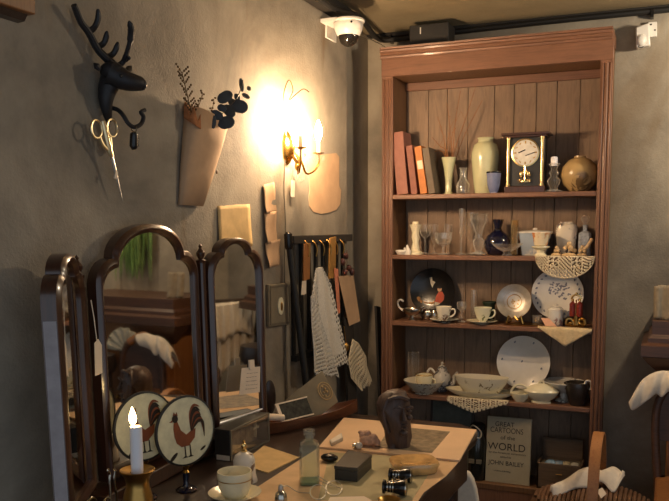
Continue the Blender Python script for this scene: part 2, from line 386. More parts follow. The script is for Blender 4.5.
# clock
p, s = sized(525.7, 3.79, S1)
ck = thing('mantel_clock', 'brass and dark wood mantel clock with round dial and pendulum', 'clock', p)
W, D = 44*s, .105
def kp(n, b, m, **k): return build(n, b, m, ck, **k)
kp('base', B().span((-W*.45, -D*.46, 0), (W*.45, D*.46, 6.5*s)), 'mah', bevel=.003)
kp('top', B().span((-W*.53, -D*.55, 56*s), (W*.53, D*.55, 58.4*s)).span((-W*.47, -D*.48, 54*s), (W*.47, D*.48, 56*s)), 'mah', bevel=.002)
kp('case', B().span((-W*.42, -D*.28, 6.5*s), (W*.42, D*.44, 54*s)), simple('dark_clock_panel', (44, 44, 42), .35), bevel=.002)
for sx in (-1, 1):
    b = B().tube([(sx*W*.375, -D*.38, 6.5*s), (sx*W*.375, -D*.38, 54*s)], 1.7*s, 10)
    for z in (7.5, 53): b.lathe([(2.4*s, (z-1)*s), (2.4*s, (z+1)*s)], 10, 0, (sx*W*.375, -D*.38, 0))
    kp('column', b, 'gold', label='polished brass column')
R90 = Euler((PI/2, 0, 0)).to_matrix()
dz = 39.2*s
kp('bezel', B().lathe([(12.4*s, 0), (13.8*s, .002), (13.8*s, .006), (12.4*s, .007)], 32, 0, (0, -D*.28, dz), R90, cap0=False, cap1=False), 'gold', label='gold bezel')
dial = kp('dial', B().lathe([(12.6*s, 0), (12.6*s, .003), (0, .0032)], 32, 0, (0, -D*.28, dz), R90), simple('clock_dial', (206, 202, 192), .4), label='cream dial')
b = B()
for k in range(12):
    a = k*PI/6; r1, r2 = 8.8*s, 11.4*s
    m = Matrix.Rotation(-a, 3, 'Y'); b.box((math.sin(a)*(r1+r2)/2, -D*.28-.0036, dz+math.cos(a)*(r1+r2)/2), (.9*s*(1.5 if k % 3 == 0 else 1), .0008, r2-r1), 0, m)
build('numerals', b, 'oldbrass', dial)
b = B()
for a, L, w in ((math.radians(108), 9.6, .8), (math.radians(292), 7.4, 1.1)):
    m = Matrix.Rotation(-a, 3, 'Y'); b.box((math.sin(a)*L*s/2, -D*.28-.0048, dz+math.cos(a)*L*s/2), (w*s, .001, L*s), 0, m)
build('hands', b, 'black', dial)
b = B().tube([(0, -D*.34, 26*s), (0, -D*.34, 11*s)], .8*s, 6)
for k in range(4):
    a = PI/4+k*PI/2; q = Vector((math.cos(a)*5*s, -D*.36+math.sin(a)*.008, 18*s)); b.ell(q, (1.9*s, .008, 3.4*s)); b.tube([(0, -D*.34, 24*s), q], .5*s, 5); b.ell((q.x*1.1, q.y, 12.2*s), (2.2*s, .006, 1.3*s))
b.lathe([(5.5*s, 10*s), (6*s, 11*s), (5.5*s, 12*s)], 14, 0, (0, -D*.34, 0), None, 1, .5)
kp('pendulum', b, 'gold', label='gold rotating pendulum')
# glass candlestick with candle stub
p, s = sized(553.5, 3.76, S1)
cs = thing('candlestick', 'squat glass candlestick with a white candle stub beside the clock', 'candlestick', p)
build('stem', B().lathe([(r*s, h*s) for r, h in [(9, 0), (9, 1.2), (4, 2.6), (3.4, 4), (6, 9), (6.4, 12), (3, 16), (5, 19), (2.6, 22), (3.6, 25), (6, 28), (5, 28.5), (3.5, 27)]], 18), 'crystal', cs)
build('candle', B().lathe([(3.3*s, 26*s), (3.3*s, 34*s), (2.6*s, 35*s), (0, 34.4*s)], 16), 'wax', cs)
pot('round_pot', 'round mottled ochre pot with leaf pattern at the right end of the top shelf', 'pot', 579, 3.80, S1, hollow([(8, 0), (9, .8), (15.5, 8), (18, 17), (16.5, 25), (11, 31.5), (5.5, 34), (5.5, 35.5)]),
    floral('ochre_glaze', (168, 142, 98), (100, 80, 54), 18, .5, rough=.22), seg=32)
# ---- second shelf
b = B(); p, s = sized(404, 3.755, S2)
b.lathe([(r*s, h*s) for r, h in [(4, 0), (6, 3), (5.4, 4.5), (3, 2.5)]], 14, 0, (-3*s, 0, 0)); 
for dx, h in ((1, 7), (3.5, 9.5), (5, 6)): b.tube([(dx*s, 0, 0), (dx*s+.6*s, 0, h*.6*s), (dx*s-.5*s, 0, h*s)], [1.8*s, 1.9*s, .9*s], 8)
solo('china_figure', b, 'white', 'tiny white china ornament at the left end of the glass shelf', 'ornament', p)
p, s = sized(415.5, 3.80, S2)
solo('china_candlestick', B().lathe([(r*s, h*s) for r, h in [(8, 0), (8, 1.5), (4.5, 4), (4, 8), (3, 12), (4.2, 17), (3.6, 22), (4.8, 26), (6.4, 29.5), (3.4, 30), (3, 32.5), (2.2, 32.5)]], 18), 'cream', 'white china candlestick with flared top left of the glasses', 'candlestick', p)
def goblet(label, u, y, rim, h, stem, foot, mat='clear', bowl=None, name='wine_glass'):
    p, s = sized(u, y, S2); t = thing(name, label, 'glass', p, None, 'glasses on the second shelf')
    build('foot', B().lathe([(foot*s, 0), (foot*s, .6*s), (1.0*s, 2*s), (.8*s, stem*s), (1.4*s, (stem+1)*s), (0, (stem+1.2)*s)], 18), mat, t)
    bw = bowl or [(1, stem+.8), (rim*.75, stem+(h-stem)*.25), (rim*1.05, stem+(h-stem)*.6), (rim, h)]
    build('bowl', B().lathe([(r*s, z*s) for r, z in hollow(bw, .45)], 20 if mat == 'clear' else 11), mat, t, flat=mat != 'clear')
goblet('slim stemmed wine glass right of the white china candlestick', 425, 3.80, 5.6, 30, 15, 5.2)
goblet('narrow cordial glass behind the cut crystal sundae cup', 434, 3.85, 4, 30, 9, 4.6)
goblet('cut crystal sundae cup in the middle of the glasses', 443, 3.78, 8.4, 22, 7.5, 5.2, 'crystal', None, 'sundae_glass')
goblet('narrow tumbler behind the sundae cup at its right', 448, 3.86, 4, 30, 6, 4.4)
goblet('very slender champagne flute, thinnest on the glass shelf', 461, 3.80, 2.6, 46, 18, 5.5, 'crystal', [(1, 18), (2.4, 22), (1.7, 26), (2.1, 36), (2.8, 46)], 'champagne_flute')
goblet('broad clear goblet behind the cut glass vase', 471, 3.86, 6.5, 42, 12, 6)
p, s = sized(478.5, 3.78, S2)
solo('cut_glass_vase', B().lathe([(r*s, h*s) for r, h in hollow([(8, 0), (8, 1.4), (3.5, 4), (5.4, 9), (6.2, 14), (3.6, 17), (3.4, 21), (6, 29), (9.5, 35), (8, 38), (10, 41)], .6)], 10), 'crystal', 'cut glass vase with a wide frilled rim left of the blue bottle', 'vase', p, flat=True)
p, s = sized(497.5, 3.82, S2)
bo = thing('blue_bottle', 'dark blue round decanter with a flared neck', 'bottle', p)
build('body', B().lathe([(r*s, h*s) for r, h in [(8, 0), (9.5, .8), (13.4, 8), (13.6, 13), (11, 19), (6, 23), (3.2, 25.5), (3.8, 29), (5.8, 35.4), (4.8, 35.4)]], 28), 'blueg', bo)
build('collar', B().lathe([(3.8*s, 24.6*s), (4.4*s, 25.4*s), (3.8*s, 26.2*s)], 16, 0, cap0=False, cap1=False), 'silver', bo, label='silver collar')
p, s = sized(507, 3.74, S2)
solo('glass_dish', B().lathe([(r*s, h*s) for r, h in [(5, 0), (5, 1.2), (3.2, 2.4), (4, 4), (10, 7), (15, 11.6), (15.2, 12.4), (9.6, 7.8), (3, 5), (0, 4.8)]], 28), 'crystal', 'shallow footed glass dish in front of the blue decanter', 'dish', p)
p, s = sized(514, 3.80, S2)
solo('gilt_glass', B().lathe([(r*s, h*s) for r, h in hollow([(3.4, 0), (3.6, 1), (3.6, 20), (4, 35)], .5)], 14), 'amberg', 'tall narrow gilt glass right of the blue decanter', 'glass', p, group='glasses on the second shelf')
p, s = sized(534.5, 3.84, S2)
pt = thing('square_pot', 'pale blue and white tapering pot with a scalloped lid', 'pot', p)
build('body', B().lathe([(r*s, h*s) for r, h in [(11.5, 0), (12, 1), (14, 14), (16, 22), (15, 22)]], 24, 0, pw=5, sy=.6), floral('blue_white_glaze', (158, 172, 188), (206, 204, 198), 26, .5, rough=.2), pt)
build('lid', B().lathe([(r*s, h*s) for r, h in [(16, 22), (17, 22.6), (17, 23.6), (12, 24.6), (3, 25.2), (2, 25.6), (2.2, 27), (0, 27.4)]], 24, 0, pw=5, sy=.6), 'white', pt)
p, s = sized(540.5, 3.735, S2)
ec = thing('footed_cup', 'cream footed cup with orange flowers in front of the blue pot', 'cup', p)
build('foot', B().lathe([(r*s, h*s) for r, h in [(6, 0), (6, 1.4), (3.6, 3.5), (4, 6), (9, 9), (8.6, 10)]], 22), 'cream', ec)
build('bowl', B().lathe([(r*s, h*s) for r, h in hollow([(4, 9.5), (6.6, 11), (7.4, 17), (9.2, 23.5)], .6)], 22), floral('orange_flower_glaze', (222, 208, 178), (196, 124, 74), 90, .42), ec)
p, s = sized(566, 3.83, S2)
solo('tall_jar', B().lathe([(r*s, h*s) for r, h in [(7.6, 0), (8, 1), (10, 18), (10.4, 26), (9.4, 30.5), (6.6, 32.5), (6.6, 33.6), (5.6, 33.6)]], 24, 0, pw=3.5, sy=.8), floral('jar_glaze', (222, 212, 192), (98, 92, 96), 60, .5, rough=.2), 'tall cream jar with grey flower sprigs above the lace doily', 'jar', p)
p, s = sized(584.5, 3.83, S2)
dc = thing('decanter', 'square glass decanter with a ball stopper at the right end', 'bottle', p)
build('body', B().lathe([(r*s, h*s) for r, h in [(5.6, 0), (6, .8), (6, 21), (5.4, 23), (2.2, 25), (2.2, 30), (2.8, 31)]], 16, 0, pw=6), simple('blue_white_bottle', (158, 164, 172), .2, 0, .3, 60), dc)
build('stopper', B().lathe([(1.8*s, 30*s), (1.8*s, 33*s)], 12).ell((0, 0, 36.6*s), 4.2*s, 0), 'crystal', dc, label='clear ball stopper')
# bisque figures
for k, (u, y, w, h, lab) in enumerate([(556.5, 3.745, 5, 9, 'left cream bisque flower ornament standing on the lace doily'), (569, 3.74, 7, 13, 'middle cream bisque figure group standing on the lace doily'), (582, 3.75, 5, 10, 'right bisque ornament with a raised arm on the lace doily')]):
    p, s = sized(u, y, S2+.002); b = B()
    b.lathe([(w*s, 0), (w*s*1.05, 1.5*s), (w*.6*s, 3*s)], 14, 0, (0, 0, 0), None, 1, .7)
    for j in range(5):
        b.ell((random.uniform(-.7, .7)*w*s, random.uniform(-.3, .3)*w*s, random.uniform(.3, .75)*h*s), (random.uniform(.28, .45)*w*s,)*3, 0, None, 9, 6)
    b.ell((0, 0, h*.9*s), (w*.36*s, w*.36*s, w*.42*s), 0, None, 10, 7)
    if k == 2: b.tube([(0, 0, h*.6*s), (4*s, 0, h*.85*s), (8.5*s, 0, 15.5*s)], [2.0*s, 1.9*s, 1.5*s], 8); b.ell((8.6*s, 0, 16*s), 1.9*s)
    solo('bisque_figure', b, simple('bisque_%d' % k, (196, 168, 126), .6, 0, .3, 90), lab, 'ornament', p, group='bisque ornaments on the doily')
def doily_shape(pat, z0, outline, nu, nv): pass
# lace half round hanging over the front edge of shelf two
p0, s = sized(565, YC-.004, S2)
def lace_hang(name, label, cat, u0, u1, vbot, zt, shape, mat, nu=46, nv=22, group=None, hole=None, back=.03):
    a, c = onshelf(u0, YC-.006, zt+.003), onshelf(u1, YC-.006, zt+.003); s = mpp(a); um = (u0+u1)/2
    H = (vbot-proj(((a.x+c.x)/2, YC-.006, zt))[1])*s
    def fn(i, j):
        x = a.x+(c.x-a.x)*i; w = shape(i)                       # w: 0..1 depth of the hang at this place
        d = j*(back+w*H)
        if d < back: return Vector((x, YC-.006+back-d, zt+.0025))
        q = d-back
        return Vector((x, YC-.006-.002*math.sin(i*23+2)*min(1, q/.02)-.003*min(1, q/.01), zt+.0025-q))
    o = B().grid(fn, nu, nv, 0, hole)
    base = Vector(((a.x+c.x)/2, YC, zt))
    return solo(name, o, mat, label, cat, base, None, group, world=True, solid=.0014)
def h1(i, j):
    x, y = (i-23)/23, j/22
    if j > 20: return i % 2 == 0 or j == 21
    if j in (18, 15): return i % 2 == 0
    if j < 4: return True
    gx, gy = abs(abs(i-23)-9), abs(j-9)
    if gx < 5 and gy < 5: return (gx in (0, 4)) or (gy in (0, 4)) or (i+j) % 3 == 0
    return (i*2+j) % 3 != 0
lace_hang('lace_doily', 'half-round ecru lace doily hanging over the second shelf', 'doily', 535, 595, 279, S2, lambda i: math.sqrt(max(0, 1-(2*i-1)**2)), 'lace', hole=h1)
# ---- third shelf
def plate(name, label, cat, u, v, rx_px, y, z, mat, tilt=12, group=None, rimmat=None, extra=None, lift=0, yaw=0, sq=1):
    """round plate standing on the shelf, leaning back; extra(bm, r) adds a picture on its face (second material)"""
    p, s = sized(u, y, z); r = rx_px*s; a = math.radians(tilt)
    b = B().lathe([(0, .004), (r*.60, .004), (r*.68, .008), (r*.97, .016), (r, .018), (r, .0145), (r*.68, .004), (r*.6, 0), (0, 0)], 44)
    o = B
    rot = Euler((PI/2-a, 0, yaw))
    zc = r*math.cos(a)+.0165*math.sin(a)+lift
    mats = [mat]+([rimmat] if rimmat else [])
    if extra: extra(b, r); 
    return solo(name, b, mats if not extra else [mat]+extra.mats, label, cat, (p.x, y, z+zc), rot, group)
def disc_poly(b, pts, z, mi, t=.0008): b.prism([(x, y, z) for x, y in pts], (0, 0, t), mi)
def blob(cx, cy, rx, ry, n=12, a0=0, rot=0):
    return [(cx+rx*math.cos(t)*math.cos(rot)-ry*math.sin(t)*math.sin(rot), cy+rx*math.cos(t)*math.sin(rot)+ry*math.sin(t)*math.cos(rot)) for t in [a0+2*PI*k/n for k in range(n)]]
def hunt(b, r):
    z = .0045
    # man in a red coat at the right, dog below at the left, pale game bird above
    disc_poly(b, [(r*.10, -r*.52), (r*.16, -r*.22), (r*.26, -r*.02), (r*.42, 0), (r*.52, -r*.16), (r*.50, -r*.52)], z, 1)
    disc_poly(b, blob(r*.30, r*.10, r*.10, r*.11), z, 2); disc_poly(b, blob(r*.30, r*.17, r*.10, r*.05), z+.001, 4)
    disc_poly(b, [(r*.14, -r*.45), (r*.34, -r*.5), (r*.36, -r*.6), (r*.10, -r*.62)], z+.001, 3)
    disc_poly(b, blob(-r*.62, -r*.52, r*.20, r*.10, 12, 0, .5), z+.004, 5); disc_poly(b, blob(-r*.62, -r*.36, r*.09, r*.11), z+.005, 5)
    disc_poly(b, blob(-r*.12, r*.58, r*.06, r*.16, 10, 0, .3), z, 3); disc_poly(b, [(-r*.16, r*.52), (r*.10, r*.40), (r*.02, r*.30), (-r*.02, r*.14), (-r*.12, r*.36)], z+.001, 3)
    disc_poly(b, [(-r*.48, -r*.42), (-r*.2, -r*.5), (r*.1, -r*.46), (r*.1, -r*.54), (-r*.4, -r*.56)], z, 5)
hunt.mats = [simple('red_coat', (170, 66, 40), .3), simple('skin_paint', (196, 150, 112), .3), simple('pale_paint', (176, 168, 150), .3), 'black', simple('tan_paint', (150, 106, 58), .3)]
plate('picture_plate', 'black plate painted with a figure in a red coat', 'plate', 432.8, 285, 22.8, 3.868, S3, 'black', 10, 'plates standing on the third shelf', extra=hunt, lift=.022)
p, s = sized(433, 3.868, S3)
solo('plate_stand', B().span((-.05, -.03, 0), (.05, .03, .012)).span((-.05, -.03, .012), (.05, -.024, .026)).span((-.004, .02, .012), (.004, .03, .12)), 'darkw', 'low dark stand under the black picture plate', 'stand', p)
# silver gravy boat
p, s = sized(412, 3.76, S3); b = B()
b.lathe([(r*s, h*s) for r, h in [(3.6, 0), (3.8, .8), (1.5, 2.5), (1.5, 4), (6, 6.5), (8.4, 10), (8.2, 12), (7.6, 11), (5, 7.5), (0, 6)]], 22, 0, (0, 0, 0), None, 1.15, .75)
b.ell((9.5*s, 0, 13*s), (3.6*s, 2.2*s, 1.6*s), 0, Euler((0, -.5, 0)).to_matrix())
gv = thing('gravy_boat', 'small silver sauce boat with a looped handle at the left end', 'sauce boat', p)
build('body', b, 'silver', gv)
build('handle', B().tube(bez([(-8*s, 0, 9*s), (-13*s, 0, 12*s), (-15*s, 0, 17.5*s), (-12*s, 0, 20.5*s), (-9*s, 0, 18.5*s)], 5), 1.1*s, 7), 'pewter', gv, label='curled handle')
p, s = sized(431, 3.80, S3); b = B()
for dx in (-4, 3.6):
    b.lathe([(r*s, h*s) for r, h in [(2.8, 0), (4.4, 2), (5, 6), (4, 10), (3, 11), (2.2, 10), (0, 9)]], 16, 0, (dx*s, 0, 0)); b.tube(arc((dx*s+4.4*s, 0, 6*s), 3*s, -PI/2, PI/2, 8), .8*s, 6)
solo('silver_cruet', b, 'silver', 'twin silver salt pots behind the left teacup', 'salt pots', p)
CUPP = [(3.2, 0), (4.4, .4), (4.2, 1.4), (6.8, 5), (8.4, 12), (9.6, 17)]
def teacup(label, slabel, u, us, y, z, k, mat, smat, yaw=0, flare=1):
    p, s = sized(us, y, z); s *= k
    solo('saucer', B().lathe([(r*s, h*s) for r, h in [(8, 0), (8, .8), (10, 1), (17, 3.2), (17.4, 3.8), (10, 1.9), (6, 1.5), (0, 1.5)]], 32), smat, slabel, 'saucer', p, None, 'saucers on the third shelf')
    pc, _ = sized(u, y, z); t = thing('teacup', label, 'cup', (pc.x, y, z+1.55*s), (0, 0, yaw), 'teacups on the third shelf')
    build('bowl', B().lathe([(r*s*(flare if h > 10 else 1), h*s) for r, h in hollow(CUPP, .55)], 28), mat, t)
    build('handle', B().tube(bez([(8.4*s, 0, 13.5*s), (12.6*s, 0, 14.2*s), (13.6*s, 0, 10*s), (10.6*s, 0, 6*s), (6.8*s, 0, 5.2*s)], 5), .95*s, 8), mat, t)
tc = floral('floral_china', (228, 220, 200), (120, 92, 76), 80, .52)
tc2 = floral('floral_china_green', (216, 214, 190), (118, 124, 92), 44, .6)
teacup('white teacup with a painted garland, nearest the picture plate', 'saucer with dark rim spots under the garland teacup', 443.6, 444.5, 3.752, S3, .84, tc, floral('saucer_spots', (206, 200, 184), (70, 62, 58), 40, .5))
teacup('pale flared teacup left of the pewter plate', 'plain pale saucer under the flared teacup', 482.5, 481.5, 3.752, S3, .88, tc2, 'cream', .1, 1.08)
p, s = sized(461.5, 3.79, S3)
t = thing('sherry_glass', 'thin stemmed sherry glass between the two teacups', 'glass', p)
build('foot', B().lathe([(4.6*s, 0), (4.6*s, .5*s), (1.6*s, 1.5*s), (1.9*s, 5*s), (.8*s, 6*s), (.8*s, 10*s)], 16), 'crystal', t)
build('bowl', B().lathe([(r*s, h*s) for r, h in hollow([(.9, 10), (4.2, 13), (5, 17), (4.4, 20)], .4)], 18), 'crystal', t)
build('stirrer', B().tube([(0, 0, 12*s), (.4*s, 0, 37*s)], .5*s, 5), 'clear', t)
pot('glass_cylinder', 'slim frosted glass cylinder between the teacups at the back', 'vase', 473.5, 3.85, S3, hollow([(2.6, 0), (2.8, .6), (2.8, 31)], .4), 'crystal', seg=16)
pot('green_tumbler', 'dark green ribbed tumbler behind the flared teacup', 'tumbler', 489, 3.83, S3, hollow([(5.0, 0), (5.4, .6), (5.8, 17), (7.2, 19.5), (7.0, 20.5)], .5), simple('dark_green_glass', (44, 58, 46), .2), seg=24)
def pew(b, r):
    for q in (.62, .42, .40): b.lathe([(r*q-.0012, .0038), (r*q, .0055), (r*q+.0012, .0038)], 36, 1, cap0=False, cap1=False)
    for k in range(9):
        a = k*2.4; disc_poly(b, blob(r*.26*math.cos(a)*(k % 3)/2, r*.26*math.sin(a)*(k % 3)/2, r*.06, r*.04, 8, 0, a), .0042, 1)
pew.mats = ['oldbrass']
po = plate('pewter_plate', 'round pewter plate with an embossed centre on a small brass stand', 'plate', 514, 300, 17.2, 3.80, S3, 'pewter', 14, 'plates standing on the third shelf', extra=pew, lift=.022, yaw=.0)
p, s = sized(515, 3.765, S3+.006)
b = B().tube([(-8*s, -.01, 0.002), (-6*s, -.012, 8*s), (-3*s, -.01, 4*s), (0, -.012, 7*s), (3*s, -.01, 4*s), (6*s, -.012, 8*s), (8*s, -.01, .002)], 1.1*s, 7).tube([(-8*s, -.01, .003), (-6*s, .05, .003), (0, .06, 16*s)], .8*s, 6).tube([(8*s, -.01, .003), (6*s, .05, .003), (0, .06, 16*s)], .8*s, 6)
solo('plate_stand', b, 'brass', 'small brass easel holding the pewter plate', 'stand', p)
p, s = sized(523, 3.765, S3)
solo('oval_tray', B().lathe([(15*s, 0), (19*s, .0025), (19.5*s, .006), (18*s, .005), (14*s, .0025), (0, .0025)], 36, 0, (0, 0, 0), None, 1, .55), 'oldbrass', 'dark oval tray under the plate stand', 'tray', p)
pot('shot_glass', 'tiny clear glass left of the white canister', 'glass', 537, 3.80, S3, hollow([(3.6, 0), (3.8, .6), (4.6, 9.5)], .5), 'crystal', seg=16)
bw = floral('blue_white_china', (206, 202, 196), (74, 78, 104), 34, .56, (.098, .116), (92, 94, 116), .2, 60)
p, s = sized(557, 3.873, S3)
def bwp(b, r):
    for a0, (cx, cy) in enumerate([(-.25, .35), (.05, .42), (.32, .22), (-.1, .12), (.1, -.05), (.36, -.12), (-.36, .05), (.0, .25), (.2, .38)]):
        for k in range(5): disc_poly(b, blob(r*(cx+random.uniform(-.12, .12)), r*(cy+random.uniform(-.12, .12)), r*.055, r*.03, 8, 0, random.uniform(0, 3)), .0042, 1)
    for k in range(26):
        a = k*2*PI/26; disc_poly(b, blob(r*.84*math.cos(a), r*.84*math.sin(a), r*.055, r*.035, 8, 0, a+1), .0135, 1, .0012)
bwp.mats = [simple('slate_blue_transfer', (118, 120, 132), .3)]
plate('platter', 'large blue and white floral platter behind the white canister', 'plate', 557, 296, 25.2, 3.868, S3, 'white', 10, 'plates standing on the third shelf', extra=bwp, lift=.022)
p, s = sized(557, 3.868, S3)
solo('plate_stand', B().span((-.05, -.03, 0), (.05, .03, .012)).span((-.05, -.03, .012), (.05, -.024, .026)).span((-.004, .02, .012), (.004, .03, .12)), 'darkw', 'low dark stand under the blue and white platter', 'stand', p)
p, s = sized(555.5, 3.80, S3)
wj = thing('canister', 'small white canister with a faint picture in front of the platter', 'jar', p)
build('body', B().lathe([(r*s, h*s) for r, h in [(7, 0), (7.4, .6), (7.6, 14), (7, 15.5)]], 20, 0, pw=3), floral('canister_glaze', (208, 206, 198), (152, 124, 116), 50, .58), wj)
build('lid', B().lathe([(r*s, h*s) for r, h in [(7.4, 15), (7.6, 16.2), (5.5, 18.4), (2, 19), (2.2, 21), (0, 21.6)]], 20, 0, pw=3), 'white', wj)
# ornamental figures under an arch
p, s = sized(575.5, 3.765, S3)
og = thing('ornate_figurine', 'gilt figurine of two red-robed figures on a scrolled base', 'figurine', p)
b = B().lathe([(8*s, 0), (8.6*s, 1*s), (6*s, 2.2*s)], 18, 0, (0, 0, 0), None, 1, .5)
for sx in (-1, 1):
    b.tube(bez([(sx*1.5*s, 0, 2*s), (sx*4*s, 0, 8*s), (sx*8*s, -.003, 8*s), (sx*9*s, -.003, 3*s), (sx*6.5*s, -.003, 2.6*s), (sx*6*s, -.003, 5*s)], 5), 1.5*s, 7)
    b.ell((sx*4.4*s, -.006, 4*s), (2*s, 1.6*s, 1.8*s))
b.tube([(0, 0, 2*s), (0, 0, 12*s)], 2*s, 8)
build('base', b, 'oldbrass', og)
for sx in (-1, 1):
    f = B().lathe([(r*s, h*s) for r, h in [(2.4, 11), (3.1, 13), (2.9, 20), (3.1, 23.5), (1.4, 25.5)]], 14, 0, (sx*3.4*s, 0, 0))
    build('robe', f, simple('red_enamel', (132, 46, 34), .35, 0, .4, 120), og, label='red robed figure')
    build('head', B().ell((sx*3.4*s, 0, 27*s), (1.5*s, 1.5*s, 1.9*s)), 'gold', og)
b = B().tube(arc((0, .004, 28*s), 4.6*s, 0, PI, 12), 1.1*s, 7).ell((0, .004, 33.5*s), 1.6*s).tube([(0, -.002, 11*s), (0, -.002, 28*s)], .9*s, 6)
build('arch', b, 'gold', og)
# pink card and cloth corner
p, s = sized(548.5, 3.716, S3+.002)
solo('pink_card', B().prism([(-8*s, 0, 9*s), (0, 0, 9*s), (8*s, 0, 1*s), (-3*s, 0, .8*s)], (0, .0012, 0)), simple('pink_card', (214, 164, 134), .8), 'small pink card leaning at the front of the third shelf', 'card', p, (-.25, 0, 0))
def tri(i):
    return max(0, 1-abs(i-.53)/.52)
lace_hang('embroidered_napkin', 'embroidered tan napkin with its pointed corner hanging over the third shelf', 'napkin', 537, 592, 347, S3, tri, 'emb', nu=30, nv=12, back=.045)
# ---- fourth shelf
pot('tumbler', 'clear tumbler behind the soup bowl at the left end', 'glass', 413.5, 3.84, S4, hollow([(4.2, 0), (4.4, .8), (5.6, 24), (5.8, 37)], .5), 'clear', seg=20)
p, s = sized(424, 3.752, S4)
sb = floral('bowl_flowers', (212, 206, 186), (122, 104, 84), 60, .62)
solo('soup_bowl', B().lathe([(r*s, h*s) for r, h in [(9, 0), (9, 1), (13, 3), (19.5, 11.5), (20.4, 13.2), (19.4, 13.2), (13, 5), (8, 2.4), (0, 2.2)]], 36), sb, 'wide cream soup bowl holding a small cup', 'bowl', p)
pc, _ = sized(424, 3.756, S4)
sc_ = thing('small_teacup', 'small gold-rimmed cup standing inside the soup bowl', 'cup', (pc.x, pc.y, S4+2.6*s))
build('bowl', B().lathe([(r*s, h*s) for r, h in hollow([(4.4, 0), (5, .5), (7, 5), (8.2, 13), (8.4, 16)], .6)], 24), 'cream', sc_)
build('handle', B().tube(bez([(7.6*s, 0, 12*s), (11*s, 0, 11.6*s), (11*s, 0, 7.5*s), (7*s, 0, 6*s)], 5), .8*s, 7), 'cream', sc_)
build('rim', B().lathe([(8.3*s, 15.4*s), (8.7*s, 16*s), (8.3*s, 16.5*s), (7.9*s, 16*s)], 24, cap0=False, cap1=False), 'gold', sc_, label='gold rim')
p, s = sized(442, 3.83, S4)
tp = thing('teapot', 'small grey-patterned china teapot behind the bowls', 'teapot', p)
tm = floral('teapot_china', (192, 188, 178), (98, 96, 98), 90, .44)
build('body', B().lathe([(r*s, h*s) for r, h in [(5.5, 0), (5.8, 1), (8.6, 7), (9.4, 12), (8, 17.5), (5, 20.5), (4, 20.5)]], 28), tm, tp)
build('lid', B().lathe([(r*s, h*s) for r, h in [(5.4, 20.3), (5, 23), (2.6, 25.6), (1, 26.5), (1.6, 28.5), (0, 30)]], 20), tm, tp)
build('handle', B().tube(bez([(-7.4*s, 0, 18*s), (-12*s, 0, 22*s), (-15.4*s, 0, 17*s), (-13*s, 0, 11*s), (-8*s, 0, 7.5*s)], 6), 1.1*s, 8), 'white', tp)
build('spout', B().tube(bez([(7.4*s, 0, 7*s), (11.5*s, 0, 9*s), (12.4*s, 0, 16*s), (15.6*s, 0, 20*s)], 5), [2.4*s]*6+[1.8*s]*5+[1.2*s]*5, 9), tm, tp)
p, s = sized(480.5, 3.765, S4)
solo('oval_platter', B().lathe([(r*s, h*s) for r, h in [(22, 0), (22, .9), (27, 1.6), (35, 6), (36, 7.2), (26, 3), (0, 2)]], 44, 0, (0, 0, 0), None, 1, .42), 'cream', 'long oval cream platter beneath the serving bowl', 'platter', p)
pc, _ = sized(481, 3.765, S4)
solo('serving_bowl', B().lathe([(r*s, h*s) for r, h in [(15, 0), (15, 1.2), (18, 2.4), (25, 12), (27.4, 18), (26.4, 18), (23.5, 11.5), (16, 4), (0, 3)]], 44, 0, (0, 0, 0), None, 1, .5),
     floral('serving_bowl_china', (216, 210, 188), (128, 112, 84), 60, .62), 'large oval cream serving bowl on the oval platter', 'bowl', (pc.x, pc.y, S4+2.6*s))
def h2(i, j):
    if j > 14: return i % 3 != 1 or j == 15
    if j < 4: return True
    return (i+2*j) % 4 != 0 and not (i % 3 == 0 and j % 3 == 0)
lace_hang('crochet_doily', 'scalloped cream crochet doily hanging under the serving bowl', 'doily', 447, 508, 414, S4, lambda i: .25+.75*max(0, 1-abs(i-.44)/.5) if .02 < i < .98 else .15, 'lace', nu=44, nv=18, hole=h2)
def bp(b, r):
    for cx, cy in [(-.35, .75), (.35, .74), (-.8, .08), (-.06, .03), (.68, -.2), (-.3, -.75), (.4, -.7)]:
        disc_poly(b, blob(r*cx, r*cy, r*.05, r*.03, 8, 0, 1), .0042 if abs(cx)+abs(cy) < .6 else .0145, 1, .0012)
bp.mats = [simple('blue_sprig', (112, 118, 128), .3)]
plate('dinner_plate', 'large round white plate standing on the fourth shelf', 'plate', 523, 362, 26.2, 3.86, S4, 'white', 10, extra=bp, lift=.038)
p, s = sized(523, 3.86, S4)
solo('dish_stack', B().lathe([(12*s, 0), (15*s, .004), (15*s, .033), (13*s, .0375), (0, .0375)], 28, 0, (0, 0, 0), None, 1, .5), 'cream', 'low pile of saucers hidden behind the tureen carrying the big white plate', 'saucers', p)
p, s = sized(520, 3.735, S4); b = B()
b.lathe([(r*s, h*s) for r, h in [(5, 0), (5.4, .8), (8, 4), (9.6, 8.6), (8.8, 8.8), (6, 3.4), (0, 2)]], 24, 0, (0, 0, 0), None, 1, .8)
bk = thing('china_basket', 'small white china basket with an arched handle', 'basket', p)
build('bowl', b, 'cream', bk)
build('handle', B().tube(arc((0, 0, 7.5*s), 9*s, 0, PI, 16, ry=9.5*s), 1.1*s, 8), 'cream', bk)
p, s = sized(541, 3.75, S4)
tu = thing('tureen', 'low oval cream tureen with its lid on', 'tureen', p)
build('bowl', B().lathe([(r*s, h*s) for r, h in [(10, 0), (10, 1.4), (8.6, 2.4), (13, 5), (17, 10.5), (17.6, 11.8), (16, 11.8)]], 36, 0, (0, 0, 0), None, 1, .7), 'cream', tu)
build('lid', B().lathe([(r*s, h*s) for r, h in [(17, 11.6), (16, 13), (10, 17), (4, 19), (0, 19.3)]], 36, 0, (0, 0, 0), None, 1, .7).tube(arc((0, 0, 18.8*s), 2.6*s, 0, PI, 10), .9*s, 7), 'cream', tu)
p, s = sized(563.5, 3.82, S4)
